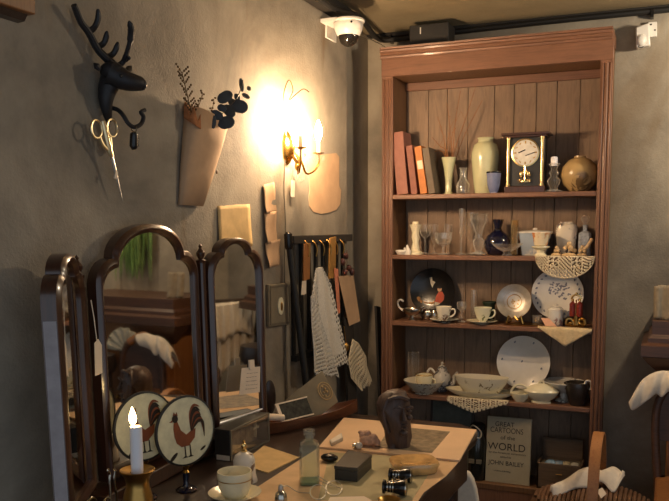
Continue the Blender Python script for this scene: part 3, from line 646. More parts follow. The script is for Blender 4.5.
solo('compote', B().lathe([(r*s, h*s) for r, h in [(8, 0), (8, 1.5), (4, 3), (3.6, 8), (6, 11), (17, 16), (21, 20), (20, 20.4), (14, 16.5), (0, 13)]], 36), floral('compote_china', (204, 200, 190), (126, 124, 120), 30, .6), 'white footed cake stand behind the dark jug', 'cake stand', p)
p, s = sized(577, 3.755, S4)
jg = thing('jug', 'dark brown jug at the right end of the fourth shelf', 'jug', p)
build('body', B().lathe([(r*s, h*s) for r, h in hollow([(7, 0), (7.6, 1), (10, 9), (12, 19), (11.4, 23)], .7)], 28).ell((-11*s, 0, 21.5*s), (2.4*s, 2.2*s, 1.4*s)), simple('dark_brown_glaze', (44, 38, 34), .3), jg)
build('handle', B().tube(bez([(7*s, -.02, 14*s), (6.6*s, -.024, 20*s), (9*s, -.026, 26*s), (13*s, -.022, 25*s), (13.4*s, -.018, 19*s), (11.5*s, -.012, 17*s)], 5), 1.0*s, 8), 'white', jg, label='white curved handle')
# ---- bottom bay
p, s = sized(506.2, 3.715, S5)
hb, wb = 66*s, 44*s
bk = thing('picture_book', 'large pale book with hand-lettered cover standing in the bottom bay', 'book', (p.x, 3.735, S5+.001), (-.10, 0, .0))
cov = simple('grey_cover', (160, 152, 130), .6, 0, .08, 12)
build('cover', B().span((-wb/2, 0, 0), (wb/2, .003, hb)).span((-wb/2, .017, 0), (wb/2, .020, hb)).span((-wb/2-.001, 0, 0), (-wb/2+.003, .020, hb)), cov, bk, bevel=.001)
build('pages', B().span((-wb/2+.003, .003, .003), (wb/2-.004, .017, hb-.003)), 'card', bk)
def lettering(name, lines, mat, parent, xform):
    """lines: (string, centre x, baseline z, size, spread); flat letters facing -Y"""
    bm = bmesh.new()
    for t, x, z, size, sx in lines:
        c = bpy.data.curves.new('t', 'FONT'); c.body = t; c.size = size; c.align_x = 'CENTER'; c.extrude = .0003
        o = bpy.data.objects.new('t', c); COL.objects.link(o); bpy.context.view_layer.update()
        me = bpy.data.meshes.new_from_object(o.evaluated_get(bpy.context.evaluated_depsgraph_get()))
        me.transform(Matrix.Translation((x, -.0005, z)) @ Matrix.Rotation(PI/2, 4, 'X') @ Matrix.Diagonal((sx, 1, 1, 1))); bm.from_mesh(me)
        bpy.data.objects.remove(o); bpy.data.curves.remove(c); bpy.data.meshes.remove(me)
    b = B(); b.bm.free(); b.bm = bm; return build(name, b, mat, parent, flat=True)
INK = simple('ink', (42, 36, 32), .7)
lettering('title', [('GREAT', -.1*wb, hb*.86, hb*.105, .9), ('CARTOONS', -.05*wb, hb*.765, hb*.115, .8), ('of the', -.02*wb, hb*.665, hb*.085, 1.1), ('WORLD', -.04*wb, hb*.50, hb*.155, 1.0),
    ], INK, bk, None)
lettering('subtitle', [('by the foremost cartoonists', -.02*wb, hb*.445, hb*.04, 1.25), ('edited by', -.05*wb, hb*.385, hb*.038, 1.2), ], INK, bk, None)
lettering('author_line', [('JOHN BAILEY', -.04*wb, hb*.27, hb*.095, .95), ('a volume of drawings', -.12*wb, hb*.17, hb*.03, 1)], INK, bk, None)
p, s = sized(449, 3.84, S5)
fr = thing('framed_print', 'grey-green framed picture standing behind the table in the bottom bay', 'picture', (p.x, 3.86, S5), (-.12, 0, 0))
ww, hh = 42*s, 70*s
build('panel', B().span((-ww/2, 0, 0), (ww/2, .01, hh)), simple('grey_green_print', (84, 86, 76), .6, 0, .3, 12), fr)
b = B()
for x in (-ww/2, ww/2): b.span((x-.006, -.005, 0), (x+.006, .012, hh))
b.span((-ww/2, -.005, hh-.008), (ww/2, .012, hh+.006)).span((-ww/2, -.005, 0), (ww/2, .012, .012))
build('frame', b, 'darkw', fr)
p, s = sized(477, 3.76, S5)
jr = thing('storage_jar', 'dark glass jar with a wire clasp left of the lettered book', 'jar', p)
build('body', B().lathe([(r*s, h*s) for r, h in [(8.5, 0), (9, 1), (9, 40), (6.5, 46), (6.5, 52)]], 24), simple('dark_jar_glass', (30, 32, 30), .15, 0, .1, 20, 0, 0, .3), jr)
build('lid', B().lathe([(7.2*s, 51*s), (7.4*s, 55*s), (5*s, 57*s), (0, 57.4*s)], 24), 'black', jr)
build('clasp', B().tube(bez([(-7*s, -.012, 52*s), (-2*s, -9*s, 56*s), (5*s, -8*s, 50*s), (4*s, -9.5*s, 44*s), (-2*s, -9.8*s, 46*s)], 5), .7*s, 6), 'pewter', jr)
b = B().span((-6.5*s, -9.8*s, 18*s), (-1*s, -8*s, 22*s)).span((1*s, -9.8*s, 18*s), (6*s, -8*s, 22*s)); build('label', b, 'grey', jr, label='grey paper labels')
# little wooden chest with its lid open
p, s = sized(560.5, 3.80, S5)
ch = thing('trinket_chest', 'small open wooden chest of trinkets right of the lettered book', 'chest', (p.x, 3.79, S5))
w, d, h = 43*s, .13, 26*s
chw = wood('greyish_chest_wood', (84, 68, 54), (104, 86, 68), .6, 5, 0)
b = B().span((-w/2, -d/2, 0), (w/2, -d/2+.01, h)).span((-w/2, d/2-.01, 0), (w/2, d/2, h)).span((-w/2, -d/2, 0), (-w/2+.01, d/2, h)).span((w/2-.01, -d/2, 0), (w/2, d/2, h)).span((-w/2, -d/2, 0), (w/2, d/2, .01))
build('box', b, chw, ch, bevel=.002)
build('lid', B().span((-w*.46, d/2-.012, h), (w*.46, d/2, h+20*s)), chw, ch, bevel=.002)
build('pull', B().tube([(-.014, -d/2-.004, h*.62), (.014, -d/2-.004, h*.62)], .0025, 6), 'oldbrass', ch)
for k, (dx, rgb, lab) in enumerate([(-9, (120, 150, 176), 'blue glass ball at the left in the chest'), (-1, (112, 132, 150), 'grey-blue ball in the middle of the chest'), (6, (170, 160, 132), 'cream ball in the chest'), (14, (180, 176, 160), 'pale shell at the right in the chest')]):
    r_ = (5.0-.4*k)*s; o = B().ell((0, 0, 0), (r_*1.3, r_, r_))
    solo('trinket', o, simple('trinket_%d' % k, rgb, .2), lab, 'trinket', (p.x+dx*s, 3.765, S5+h-.6*r_), None, 'trinkets in the chest')
solo('trinket_cloth', B().grid(lambda i, j: Vector(((i-.5)*(w-.024), (j-.5)*(d-.024), .006*mnoise.noise((i*5, j*5, 1)))), 12, 6), 'grey', 'crumpled grey cloth filling the open chest', 'cloth', (p.x, 3.79, S5+h-.034), solid=.044)
# ---- speaker box on top of the bookcase
zt = 2.352
p = atY(431, 42, 3.78); s = mpp(p)
sp = thing('speaker_box', 'black box standing on top of the bookcase at the left', 'speaker', (p.x, 3.80, zt))
build('cabinet', B().span((-20*s, -.06, 0), (20*s, .06, .098)), 'blackm', sp, bevel=.003)
build('switch', B().span((-9*s, -.062, .055), (-8*s, -.06, .085)), 'white', sp)
# ------------------------------------------------------------------ things on the left wall
def wl(u, v, off=0.0): return atX(u, v, XL+off)
def sheet(name, label, cat, pts, off, mat, group=None, curl=.005, th=.0012, n=10):
    """paper pinned to the left wall: pts = 4 corners (TL,TR,BR,BL) in the wall plane"""
    P = [wl(u, v, off) for u, v in pts]
    def fn(i, j):
        a = P[0].lerp(P[1], i); c = P[3].lerp(P[2], i); q = a.lerp(c, j)
        return q+Vector((curl*(2*i-1)**2*(.4+j)+.002*mnoise.noise((i*3, j*4, u0)), 0, .003*mnoise.noise((j*9, i*9, 3+u0))))
    u0 = pts[0][0]; base = (P[0]+P[2])/2
    return solo(name, B().grid(fn, n, n), mat, label, cat, (XL, base.y, base.z), None, group, world=True, solid=th)
sheet('paper_sheet', 'yellowed paper sheet pinned on the wall above the folding mirror', 'paper', [(217, 206), (249, 204), (251, 246), (218, 248)], .0014, 'paper2')
strip = thing('paper_strip', 'long narrow strip of old paper hanging below the wall lamp', 'paper', wl(270, 268, 0))
for k, (a, c, d, e) in enumerate([((262, 185), (274, 182), (277, 212), (263, 214)), ((263, 213), (276, 211), (277, 243), (264, 244)), ((264, 243), (280, 239), (279, 265), (266, 268))]):
    P = [wl(u, v, .001+.002*k) for u, v in (a, c, d, e)]
    def fn(i, j, P=P, k=k):
        q = P[0].lerp(P[1], i).lerp(P[3].lerp(P[2], i), j); return q+Vector((.012*(1-i)**3*(.3+j)+.002*math.sin(j*7+k), 0, 0))
    build('sheet', B().grid(fn, 6, 10), 'kraft', strip, world=True, solid=.001)
o = [wl(u, v, .0005) for u, v in [(308, 160), (312, 156), (336, 153), (339, 157), (339, 186), (341, 190), (340, 204), (336, 210), (327, 213), (321, 214), (313, 212), (309, 206), (308.5, 196), (309.5, 190)]]
solo('paper_scrap', B().prism(o, (.0016, 0, 0)), 'kraft', 'wide brown paper sheet with clipped corners behind the wall lamp', 'paper', (XL, o[0].y, wl(324, 185).z), world=True, bevel=.0004)
# grey card case with an oval portrait
P = [wl(u, v, 0) for u, v in [(265.5, 284.5), (287, 282.5), (288, 324), (266, 327)]]
pc = thing('portrait_case', 'small grey wall case with a pale oval medallion', 'picture', ((XL), P[0].y*.5+P[2].y*.5, P[2].z))
build('case', B().prism(P, (.014, 0, 0)), simple('case_grey', (120, 110, 92), .7, 0, .12, 20), pc, world=True, bevel=.003)
ins = [p.lerp((P[0]+P[2])/2, .16) for p in P]
build('rim', B().band(ins, [p.lerp((P[0]+P[2])/2, .08) for p in P], (.017, 0, 0), closed=True), simple('darker_grey', (98, 90, 76), .6), pc, world=True)
cc = (P[0]+P[2])/2+Vector((.014, 0, -.004))
RY = Euler((0, PI/2, 0)).to_matrix()
build('medallion', B().lathe([(.030, 0), (.030, .004), (.026, .005), (0, .005)], 24, 0, cc, RY, 1.15, .82), 'cream', pc, world=True, label='pale oval medallion')
build('portrait', B().ell(cc+Vector((.006, .002, -.004)), (.002, .010, .015)).ell(cc+Vector((.006, .001, .008)), (.002, .007, .008)), 'oldbrass', pc, world=True)
# ---- wall lamp
sb_ = wl(286, 148)
sl = thing('wall_lamp', 'brass two-arm wall lamp with lit candle bulbs and glass drops', 'wall lamp', sb_)
def lp(n, b, m, **k): return build(n, b, m, sl, world=True, **k)
lp('backplate', B().lathe([(.038, 0), (.038, .006), (.034, .014), (.024, .024), (.012, .034), (0, .035)], 24, 0, sb_, RY, 1.75, .9), 'brass')
JN = sb_+Vector((.05, 0, -.075))
lp('hub', B().tube([sb_+Vector((.02, 0, -.02)), sb_+Vector((.045, 0, -.055)), JN], [.006, .007, .009], 8).ell(JN, (.012, .012, .016)).tube([JN, JN+Vector((0, 0, -.03))], [.006, .002], 8), 'brass')
LAMPS = []
for u, v0, off in ((300.5, 148, .102), (318.5, 153.5, .100)):
    cpn = wl(u, v0, off)
    d = cpn-JN
    a = bez([sb_+Vector((.028, 0, -.01)), sb_+Vector((.06, d.y*.12, -.05)), JN+Vector((.02, d.y*.35, -.022)), JN+Vector((d.x*.7, d.y*.75, -.016)), Vector((cpn.x, cpn.y, JN.z+.016)), cpn+Vector((0, 0, -.004))], 6)
    arm = lp('arm', B().tube(a, .0042, 8), 'brass')
    build('drip_pan', B().lathe([(.004, -.006), (.022, 0), (.0235, .003), (.020, .002), (.006, .002)], 22, 0, cpn), 'brass', arm, world=True)
    build('candle_sleeve', B().lathe([(.0085, .002), (.0085, .048), (.007, .049)], 16, 0, cpn), 'cream', arm, world=True)
    bp_ = build('bulb', B().lathe([(.005, .049), (.008, .056), (.0145, .076), (.0155, .088), (.012, .104), (.006, .119), (.001, .130)], 14, 0, cpn), 'bulb', arm, world=True, label='lit flame-shaped bulb')
    for k in range(5):
        q = cpn+Vector((.021*math.cos(k*1.26), .021*math.sin(k*1.26), -.004))
        build('glass_drop', B().lathe([(.0005, 0), (.003, -.006), (.0055, -.018), (.003, -.026), (0, -.030)], 6, 0, q), 'crystal', arm, world=True)
for k, (dy, dz) in enumerate([(0, -.028), (.02, -.02), (-.02, -.02)]):
    lp('glass_drop', B().lathe([(.0005, 0), (.004, -.008), (.007, -.022), (.004, -.032), (0, -.036)], 6, 0, JN+Vector((.01, dy, dz))), 'crystal')
# scrolled wire ornament above the plate, power cord below
lp('scroll', B().tube(bez([wl(286, 135, .02), wl(283, 112, .012), wl(284, 92, .012), wl(289, 80, .016), wl(293, 90, .02), wl(289, 100, .02), wl(294, 96, .025), wl(303, 89, .028), wl(309, 92, .03)], 6), .0018, 6), 'brass')
solo('lamp_cord', B().tube(bez([wl(285, 160, .006), wl(284, 190, .006), wl(285.5, 225, .006), wl(284.5, 270, .006), wl(286, 330, .006), wl(284, 372, .006)], 6), .0022, 6), 'grey', 'thin grey cord hanging down the wall from the lamp', 'cord', wl(285, 370, 0), world=True)
solo('paper_tag', B().prism([wl(u, v, .012) for u, v in [(291, 180), (295, 180.5), (294.5, 197), (290.5, 196.5)]], (.001, 0, 0)).tube([wl(293, 181, .012), wl(291, 168, .02)], .0008, 4), 'card', 'tiny white paper tag hanging under the wall lamp', 'tag', wl(293, 197, .012), world=True)
# ---- deer head hook
db = wl(110, 96)
dh = thing('deer_head_hook', 'black cast-iron deer head wall hook with branching antlers', 'hook', db)
def dp(n, b, m='iron', **k): return build(n, b, m, dh, world=True, **k)
q = lambda u, v, o: wl(u, v, o)
sc = mpp(db)
b = B().tube(bez([q(109, 121, .018), q(107, 112, .024), q(106, 100, .028), q(108, 88, .032), q(113, 77, .040), q(117, 72, .044)], 5), [2.8*sc]+[(3.2+min(1, i/20)*8.8)*sc for i in range(25)], 14)
b.tube(bez([q(110, 73, .046), q(118, 77, .062), q(127, 81, .080), q(136, 83, .094), q(142, 84, .102)], 5), [(13-6.6*(i/20)**.9)*sc for i in range(21)], 14)
b.ell(q(141, 84.5, .102), (6.4*sc, 5.2*sc, 6*sc)); b.ell(q(112, 71, .05), (12*sc, 11*sc, 9*sc)); b.ell(q(105, 90, .012), (.012, 7*sc, 18*sc))
dp('head', b, sub=0)
for u, v, du in ((98, 66, -6), (128, 69, 5)):
    dp('ear', B().tube([q(u-du*.4, v+4, .045), q(u+du*.2, v, .04), q(u+du*.7, v-3, .035)], [1.8*sc, 3.4*sc, .6*sc], 8))
for u, v in ((119, 70.5), (121, 76)): dp('eye', B().ell(q(u, v, .075 if v < 72 else .086), 1.6*sc), 'black')
b = B().tube(bez([q(113, 64, .04), q(105, 57, .035), q(97, 48, .03), q(89, 33, .03), q(81, 22, .03), q(76, 10, .034), q(74, 5, .036)], 5), [(4.2-1.4*i/30)*sc for i in range(31)], 9)
b.tube(bez([q(88, 32, .03), q(94, 28, .036), q(98, 19, .044), q(98, 9, .05)], 4), [3.1*sc]*4+[2.9*sc]*6+[2.5*sc, 2*sc, 1.1*sc], 8)
b.tube(bez([q(97, 47, .03), q(103, 44, .036), q(106, 38, .044), q(107, 31, .05)], 4), [2.9*sc]*10+[2.4*sc, 1.9*sc, 1*sc], 8)
b.tube(bez([q(105, 57, .035), q(112, 55, .04), q(116, 49, .05), q(118, 42, .056)], 4), [2.9*sc]*10+[2.4*sc, 1.9*sc, 1*sc], 8)
dp('antler', b)
b = B().tube(bez([q(117, 66, .05), q(123, 62, .06), q(126, 55, .075), q(129, 46, .09), q(131, 36, .10), q(131, 28, .108), q(129, 21, .112)], 5), [(2.6)*sc]*10+[2.4*sc]*8+[3.4*sc]*7+[3*sc]*3+[2.2*sc, 1.6*sc, .8*sc], 9)
b.tube(bez([q(124, 61, .062), q(127, 60, .07), q(128, 56, .078)], 4), 1.6*sc, 7); b.ell(q(129, 58, .085), 1.9*sc)
dp('antler', b)
dp('coat_hook', B().tube(bez([q(112, 108, .02), q(118, 110, .035), q(123, 115, .05), q(128, 123, .06), (q(134, 127, .066)), q(141, 124, .07), q(143.5, 117, .072), q(141, 112, .072), q(145, 110, .073)], 5), [2.2*sc]*36+[1.9*sc]*5, 9))
hk = q(134, 129, .067)
ph = thing('whistle', 'small black charm with a silver end dangling from the iron hook', 'charm', q(134, 149, .067))
build('ring', B().tube(arc(hk, 3*sc, 0, 2*PI, 14), .8*sc, 6), 'silver', ph, world=True)
build('body', B().tube([q(134, 132, .067), q(134, 134, .067), q(133.5, 146, .067), q(134.5, 148.5, .067)], [1.6*sc, 4*sc, 4*sc, 3*sc], 10).box(q(137.5, 142, .067), (.006, 2.6*sc, 9*sc)), 'black', ph, world=True)
build('tip', B().ell(q(134, 148.5, .067), (2.4*sc, 2.4*sc, 1.6*sc)), 'silver', ph, world=True, label='silver end')
g = thing('scissors', 'gold-handled embroidery scissors hanging open from the deer hook', 'scissors', q(111, 205, .03))
PV = q(110, 152, .034)
for cu, cv, tu in ((96.5, 129, 118), (112, 128, 124.5)):
    ring = [q(cu, cv, .034)+Vector((0, math.cos(t)*7.4*sc, math.sin(t)*8.4*sc)) for t in [2*PI*k/22 for k in range(22)]]
    build('handle', B().tube(ring, 1.15*sc, 7, 0, True).tube(bez([q(cu+(3 if cu < 100 else -2), 137, .034), q((cu+110)/2, 145, .034), PV, q(112, 156, .034)], 4), 1.7*sc, 7), 'palegold', g, world=True)
build('shank', B().tube([q(103, 121, .036), q(106, 134, .036), q(110, 152, .036), q(112, 157, .036)], [2.2*sc, 2.4*sc, 2.6*sc, 2*sc], 8), 'palegold', g, world=True)
build('blade', B().tube([q(111, 155, .034), q(114, 166, .033), q(118, 183, .03), q(123, 201, .028)], [1.9*sc, 1.8*sc, 1.1*sc, .2*sc], 6), 'pewter', g, world=True, label='dark steel blade')
build('tag', B().box(q(116, 175, .038), (.003, 3.6*sc, 8*sc), 0, Euler((-.3, 0, 0)).to_matrix()), 'card', g, world=True, label='white paper tag')
# ---- paper cone with dried stems
pk = thing('paper_cone', 'tall brown paper cone pinned to the wall holding dried stems', 'paper cone', wl(190, 205))
RINGS = []
for t, (l, rr, dep) in enumerate([((177, 204.5), (200, 206), .016), ((178.5, 170), (207.5, 176), .034), ((181, 135), (213, 150), .05), ((183.5, 107), (217, 129), .062)]):
    a, c = wl(*l), wl(*rr); mid = (a+c)/2; w = (c-a)/2; R_ = []
    for k in range(21):
        th = PI*k/20; fl = math.copysign(abs(math.cos(th))**.8, math.cos(th))
        R_.append(mid-w*fl+Vector((.006+dep*math.sin(th)**.6, 0, 0)))
    RINGS.append(R_)
b = B(); b.rings(RINGS, 0, False, False, False)
back = [[wl(*p) + Vector((.005, 0, 0)) for p in row] for row in (((177, 204.5), (200, 206)), ((183.5, 101), (214, 122)))]
b.rings([back[0], back[1]], 0, False, False, False)
bm_ = RINGS[0]; v = [b.bm.verts.new(p) for p in bm_]; b.bm.faces.new(v); b._m(0)
build('cone', b, 'kraft', pk, world=True, solid=.0015)
bs = B(); bs.ell(RINGS[2][11]+Vector((.001, 0, -.09)), (.002, .006, .006)); build('stain', bs, 'cabin', pk, world=True, label='small dark stain')
ss = mpp(wl(195, 120, .03))
gr = thing('dried_sprig', 'thin dried brown sprig with tiny twigs standing in the paper cone', 'dried plant', wl(193, 150, .03))
b = B(); main = bez([wl(193, 150, .03), wl(192, 118, .034), wl(188, 98, .04), wl(182, 73, .05)], 8); b.tube(main, .0014, 5)
for i in range(8, 25, 2):
    for sd in (-1, 1):
        d = Vector((.01*sd, sd*random.uniform(2, 6)*ss, random.uniform(4, 9)*ss)); b.tube([main[i], main[i]+d], [.0011, .0006], 4)
        for k in (.4, .7, 1): b.ell(main[i]+d*k, (1.0*ss, 1.0*ss, 1.4*ss), 0, None, 5, 4)
side = bez([wl(195, 122, .036), wl(198, 108, .04), wl(203, 94, .046)], 6); b.tube(side, .0012, 5)
for i in range(4, 13):
    d = Vector((0, random.uniform(-4, 4)*ss, random.uniform(1, 5)*ss)); b.tube([side[i], side[i]+d], .0007, 4); b.ell(side[i]+d, 1.2*ss, 0, None, 5, 4)
s2 = bez([wl(207, 125, .036), wl(211, 114, .04), wl(214, 101, .046)], 6); b.tube(s2, .0011, 5)
for i in range(4, 13):
    d = Vector((0, random.uniform(-3, 3)*ss, random.uniform(1, 4)*ss)); b.ell(s2[i]+d, 1.2*ss, 0, None, 5, 4)
build('stem', b, simple('dried_brown', (92, 72, 46), .9), gr, world=True)
solo('dried_flower', B().grid(lambda i, j: wl(184+30*i, 106+20*i+12*j-5*math.sin(i*24)*(1-j), .012+.04*math.sin(PI*i)), 40, 5), simple('orange_dried', (168, 108, 66), .9, 0, .3, 60), 'ruffled orange dried flower heads filling the mouth of the cone', 'dried plant', wl(199, 130, .02), world=True, solid=.002)
eu = thing('eucalyptus_sprig', 'dark blue-green eucalyptus sprig with round leaves leaning from the cone', 'plant', wl(210, 150, .04))
em = simple('eucalyptus_leaf', (48, 54, 60), .6, 0, .25, 20)
stem = bez([wl(208, 150, .04), wl(213, 124, .05), wl(226, 110, .07), wl(238, 96, .085), wl(243, 80, .09)], 8)
build('stem', B().tube(stem, .0016, 6), 'darkw', eu, world=True)
for u, v, a, c, an in [(225, 97, 9.5, 6, -.6), (240, 106.5, 9, 7.4, .15), (226, 122.5, 9.5, 7, -.25), (217, 115, 6.5, 4.8, .5), (213.5, 122, 3, 7, .1), (229, 111, 8, 6, .9), (241.5, 85, 2.6, 7.5, -.15), (249, 88.5, 3.2, 2.7, 0), (246, 96, 5.6, 2.7, .3), (237, 97, 3.2, 4.2, -.4), (233, 103, 6, 5, .4), (222, 108, 5, 4, .2)]:
    o_ = .065+.02*((u*7+v*3) % 10)/10; c0 = wl(u, v, o_); R3 = Euler((0, random.uniform(-.25, .25), -.75+random.uniform(-.3, .3))).to_matrix() @ Euler((-an, 0, 0)).to_matrix()
    build('leaf', B().ell(c0, (.0022, a*ss*1.0, c*ss*1.0), 0, R3, 14, 8), em, eu, world=True)
# ---- leaning black cane, slatted rack and the hung laces
cn = thing('cane', 'black cane with a rounded cap leaning on the wall beside the slatted rack', 'cane', (XL+.2, 3.1, 0))
c0, c1 = wl(288, 238, .03), wl(310, 415, .09); c1 = c0+(c1-c0)*((c0.z-.012)/(c0.z-c1.z))
build('shaft', B().tube([c0, c0.lerp(c1, .2), c1], [.012, .0135, .018], 10), 'blackm', cn, world=True)
build('cap', B().tube([wl(288, 232, .03), wl(288, 234, .03), wl(288.6, 247, .033), wl(288.8, 249, .033)], [.008, .0165, .0165, .013], 12), 'black', cn, world=True)
rk = thing('slatted_rack', 'dark wooden slatted rack fixed to the wall holding the laces', 'rack', wl(320, 245))
a, c = wl(292, 241, .02), wl(347.5, 234.5, .02)
tops = [a, c]
def rkp(n, b, m='bark', **k): return build(n, b, m, rk, world=True, **k)
yd = (c.y-a.y)
rkp('rail', B().span((XL, a.y, 1.43), (XL+.03, 3.495, 1.462)), bevel=.002)
rkp('rail', B().span((XL, a.y+.02, .95), (XL+.026, 3.47, .975)), bevel=.002)
for k in range(8):
    y = a.y+.03+k*(yd-.06)/7; rkp('slat', B().span((XL+.003, y-.008, .95), (XL+.016, y+.008, 1.432)), bevel=.002)
for k in range(6):
    y = a.y+.10+k*.075; rkp('peg', B().tube(bez([(XL+.024, y, 1.445), (XL+.045, y, 1.425), (XL+.052, y, 1.40), (XL+.047, y, 1.375)], 3), .003, 6), 'oldbrass')
def slab(name, label, cat, pts, off, th, mat, group=None, bevel=.001):
    P = [wl(u, v, off) for u, v in pts]; m_ = sum(P, Vector())/len(P); lo = min(P, key=lambda p: p.z)
    return solo(name, B().prism(P, (th, 0, 0)), mat, label, cat, (XL+off, m_.y, lo.z), None, group, world=True, bevel=bevel)
slab('wooden_ruler', 'short orange-brown wooden stick hanging at the left on the rack', 'stick', [(303.5, 243.5), (309.5, 243), (308.5, 279), (302.5, 281)], .036, .006, simple('honey_wood', (150, 98, 52), .5), 'wooden sticks on the rack')
slab('wooden_ruler', 'yellow-brown wooden stick hanging in the middle of the rack', 'stick', [(329, 238), (335, 236.5), (334.5, 277), (328, 279)], .036, .006, simple('yellow_wood', (158, 116, 58), .5), 'wooden sticks on the rack')
slab('paper_tag', 'white tag on the bottom of the left wooden stick', 'tag', [(302, 281), (306, 280.5), (306, 294), (301, 295)], .0418, .001, 'card', bevel=0)
slab('price_tag', 'large tan paper tag hanging at the right on the rack', 'tag', [(338, 276), (353, 275), (360, 321), (349, 326)], .05, .0015, 'kraft', bevel=0)
slab('ribbon', 'thin salmon-pink ribbon hanging in front of the rack', 'ribbon', [(334, 268), (338, 269), (340, 313), (337.5, 314)], .046, .0012, simple('salmon', (206, 128, 98), .7), bevel=0)
def drape(name, label, cat, left, right, off, mat, nu, nv, mask=None, fold=.010, nf=2.5, group=None):
    """hung cloth between two px polylines (top to bottom)"""
    L = [wl(u, v, off) for u, v in left]; R_ = [wl(u, v, off) for u, v in right]
    def at(P, j): k = j*(len(P)-1); i = min(int(k), len(P)-2); return P[i].lerp(P[i+1], k-i)
    def fn(i, j): return at(L, j).lerp(at(R_, j), i)+Vector((fold*(1+math.sin(i*nf*2*PI+j*2))*(.3+.7*j), 0, .004*math.sin(i*30)*(j > .97)))
    m_ = (L[-1]+R_[-1])/2
    return solo(name, B().grid(fn, nu, nv, 0, mask), mat, label, cat, (XL+off, m_.y, m_.z), None, group, world=True, solid=.0014)
hole = lambda n, k: (lambda i, j: not (i % n == 1 and j % k == 1))
drape('lace_runner', 'long white lace runner hanging in folds on the rack', 'lace', [(315, 268), (311, 290), (309, 318), (311, 345), (310, 374)], [(322, 267), (330, 285), (336, 315), (341, 340), (345, 364)], .055, 'lacew', 44, 90,
      lambda i, j: (14 < i < 40 and j < 80) or not ((i*5+j*3) % 7 in (0, 3)) and not (j == 89 and i % 4 == 0), .009, 2)
drape('lace_collar', 'narrow speckled lace collar hanging over the left of the runner', 'lace', [(310, 296), (310, 325), (311, 350), (311, 374)], [(314, 294), (322, 325), (330, 352), (336, 377)], .082, 'lacew', 28, 70, lambda i, j: not ((i*5+j*3) % 7 in (0, 2) and 0 < i < 27) and not (j == 69 and i % 4 == 0), .008, 2)
drape('crochet_cloth', 'small ecru crochet cloth hanging lowest at the right of the rack', 'lace', [(352, 339), (347, 360), (349, 378), (360, 392)], [(358, 343), (366, 357), (367, 366), (372, 381)], .06, 'lace', 30, 48, lambda i, j: not ((i*7+j*5) % 9 in (0, 4) and 0 < i < 29 and j < 47) and not (j == 47 and i % 3 == 0), .007, 1.5)
b = B()
for u, v in ((343, 262), (346, 256), (349, 268), (352, 272), (345, 272)):
    b.ell(wl(u, v, .06), (.012, .014, .018), 0, Euler((random.random(), 0, 0)).to_matrix(), 9, 6)
b.tube([wl(347, 250, .04), wl(347, 275, .058)], .0015, 5)
solo('bead_bundle', b, simple('dark_red_beads', (74, 44, 40), .3, 0, .4, 30), 'bunch of dark red beads above the large paper tag', 'beads', wl(347, 276, .055), world=True)
solo('brass_bell', B().ell(wl(346, 347, .05), (.014, .018, .022)).tube([wl(344, 326, .04), wl(346, 343, .05)], .0015, 5), 'oldbrass', 'dull brass bell hanging beside the crochet cloth', 'bell', wl(346, 352, .05), world=True)
for y0, y1, zt_, off, lab in ((3.02, 3.11, 1.12, .030, 'dark plank standing behind the lace runner'), (3.74, 3.80, 1.10, .05, 'dark narrow plank standing in the corner beside the bookcase'), (3.36, 3.47, 1.08, .030, 'dark plank standing behind the crochet cloth')):
    solo('standing_plank', B().rings([[(XL+off+.05, y0, .0), (XL+off+.062, y0, .0), (XL+off+.062, y1, .0), (XL+off+.05, y1, .0)], [(XL+off, y0, zt_), (XL+off+.012, y0, zt_), (XL+off+.012, y1, zt_-.01), (XL+off, y1, zt_-.01)]]), 'bark', lab, 'plank', (XL+off+.05, (y0+y1)/2, 0), None, 'dark planks standing by the wall', world=True)
# ---- camera dome, conduit, sensor
cd = thing('dome_camera', 'white dome security camera on a bracket in the ceiling corner', 'camera', wl(330, 30))
P = [wl(u, v, 0) for u, v in [(325, 18.5), (335, 23.5), (335, 43), (325, 37.5)]]
build('bracket', B().prism(P, (.008, 0, 0)), 'whitep', cd, world=True, bevel=.002)
cc = atX(348.5, 24, XL+.105)
build('shelf_plate', B().lathe([(.066, .004), (.070, .008), (.070, .014), (.066, .018)], 32, 0, cc).span((XL, cc.y-.06, cc.z+.004), (cc.x, cc.y+.06, cc.z+.018)), 'whitep', cd, world=True)
build('housing', B().lathe([(.062, .004), (.064, 0), (.061, -.022), (.050, -.046), (.044, -.05), (0, -.05)], 32, 0, cc), 'whitep', cd, world=True)
build('dome', B().lathe([(.044, -.05), (.043, -.062), (.034, -.080), (.018, -.092), (0, -.096)], 28, 0, cc), simple('smoked_dome', (34, 31, 28), .06, 0, .1), cd, world=True, label='smoked black dome')
build('screw', B().ell(cc+Vector((.035, -.055, -.006)), (.005, .003, .005), 0, None, 8, 5), 'black', cd, world=True)
cpts = [atX(316, -4, XL+.055), atX(333, 8, XL+.06), Vector((XL+.06, 3.50, 2.452)), Vector((XN+.09, 3.86, 2.432)), Vector((-1.25, 3.905, 2.434)), Vector((-1.05, 3.91, 2.44)), Vector((-.6, 3.912, 2.447)), Vector((.0, 3.912, 2.448)), Vector((1.2, 3.912, 2.448))]
cdt = thing('conduit', 'black cable conduit running around the top of the walls', 'conduit', (-1.2, 3.92, 2.43))
build('pipe', B().tube(bez(cpts, 6), .013, 9), 'blackm', cdt, world=True)
for x in (-1.33, -1.22, -1.12, -.1): build('clip', B().box((x, 3.92, 2.437), (.012, .05, .034)), 'black', cdt, world=True)
solo('loose_wire', B().tube(bez([atX(350, 30, XL+.1), Vector((-1.36, 3.80, 2.40)), Vector((-1.30, 3.90, 2.365)), Vector((-1.24, 3.935, 2.36)), Vector((-1.2, 3.935, 2.41)), Vector((-1.1, 3.93, 2.425))], 6), .0022, 5), 'grey', 'thin loose wire drooping between the dome camera and the bookcase', 'wire', (-1.30, 3.9, 2.36), world=True)
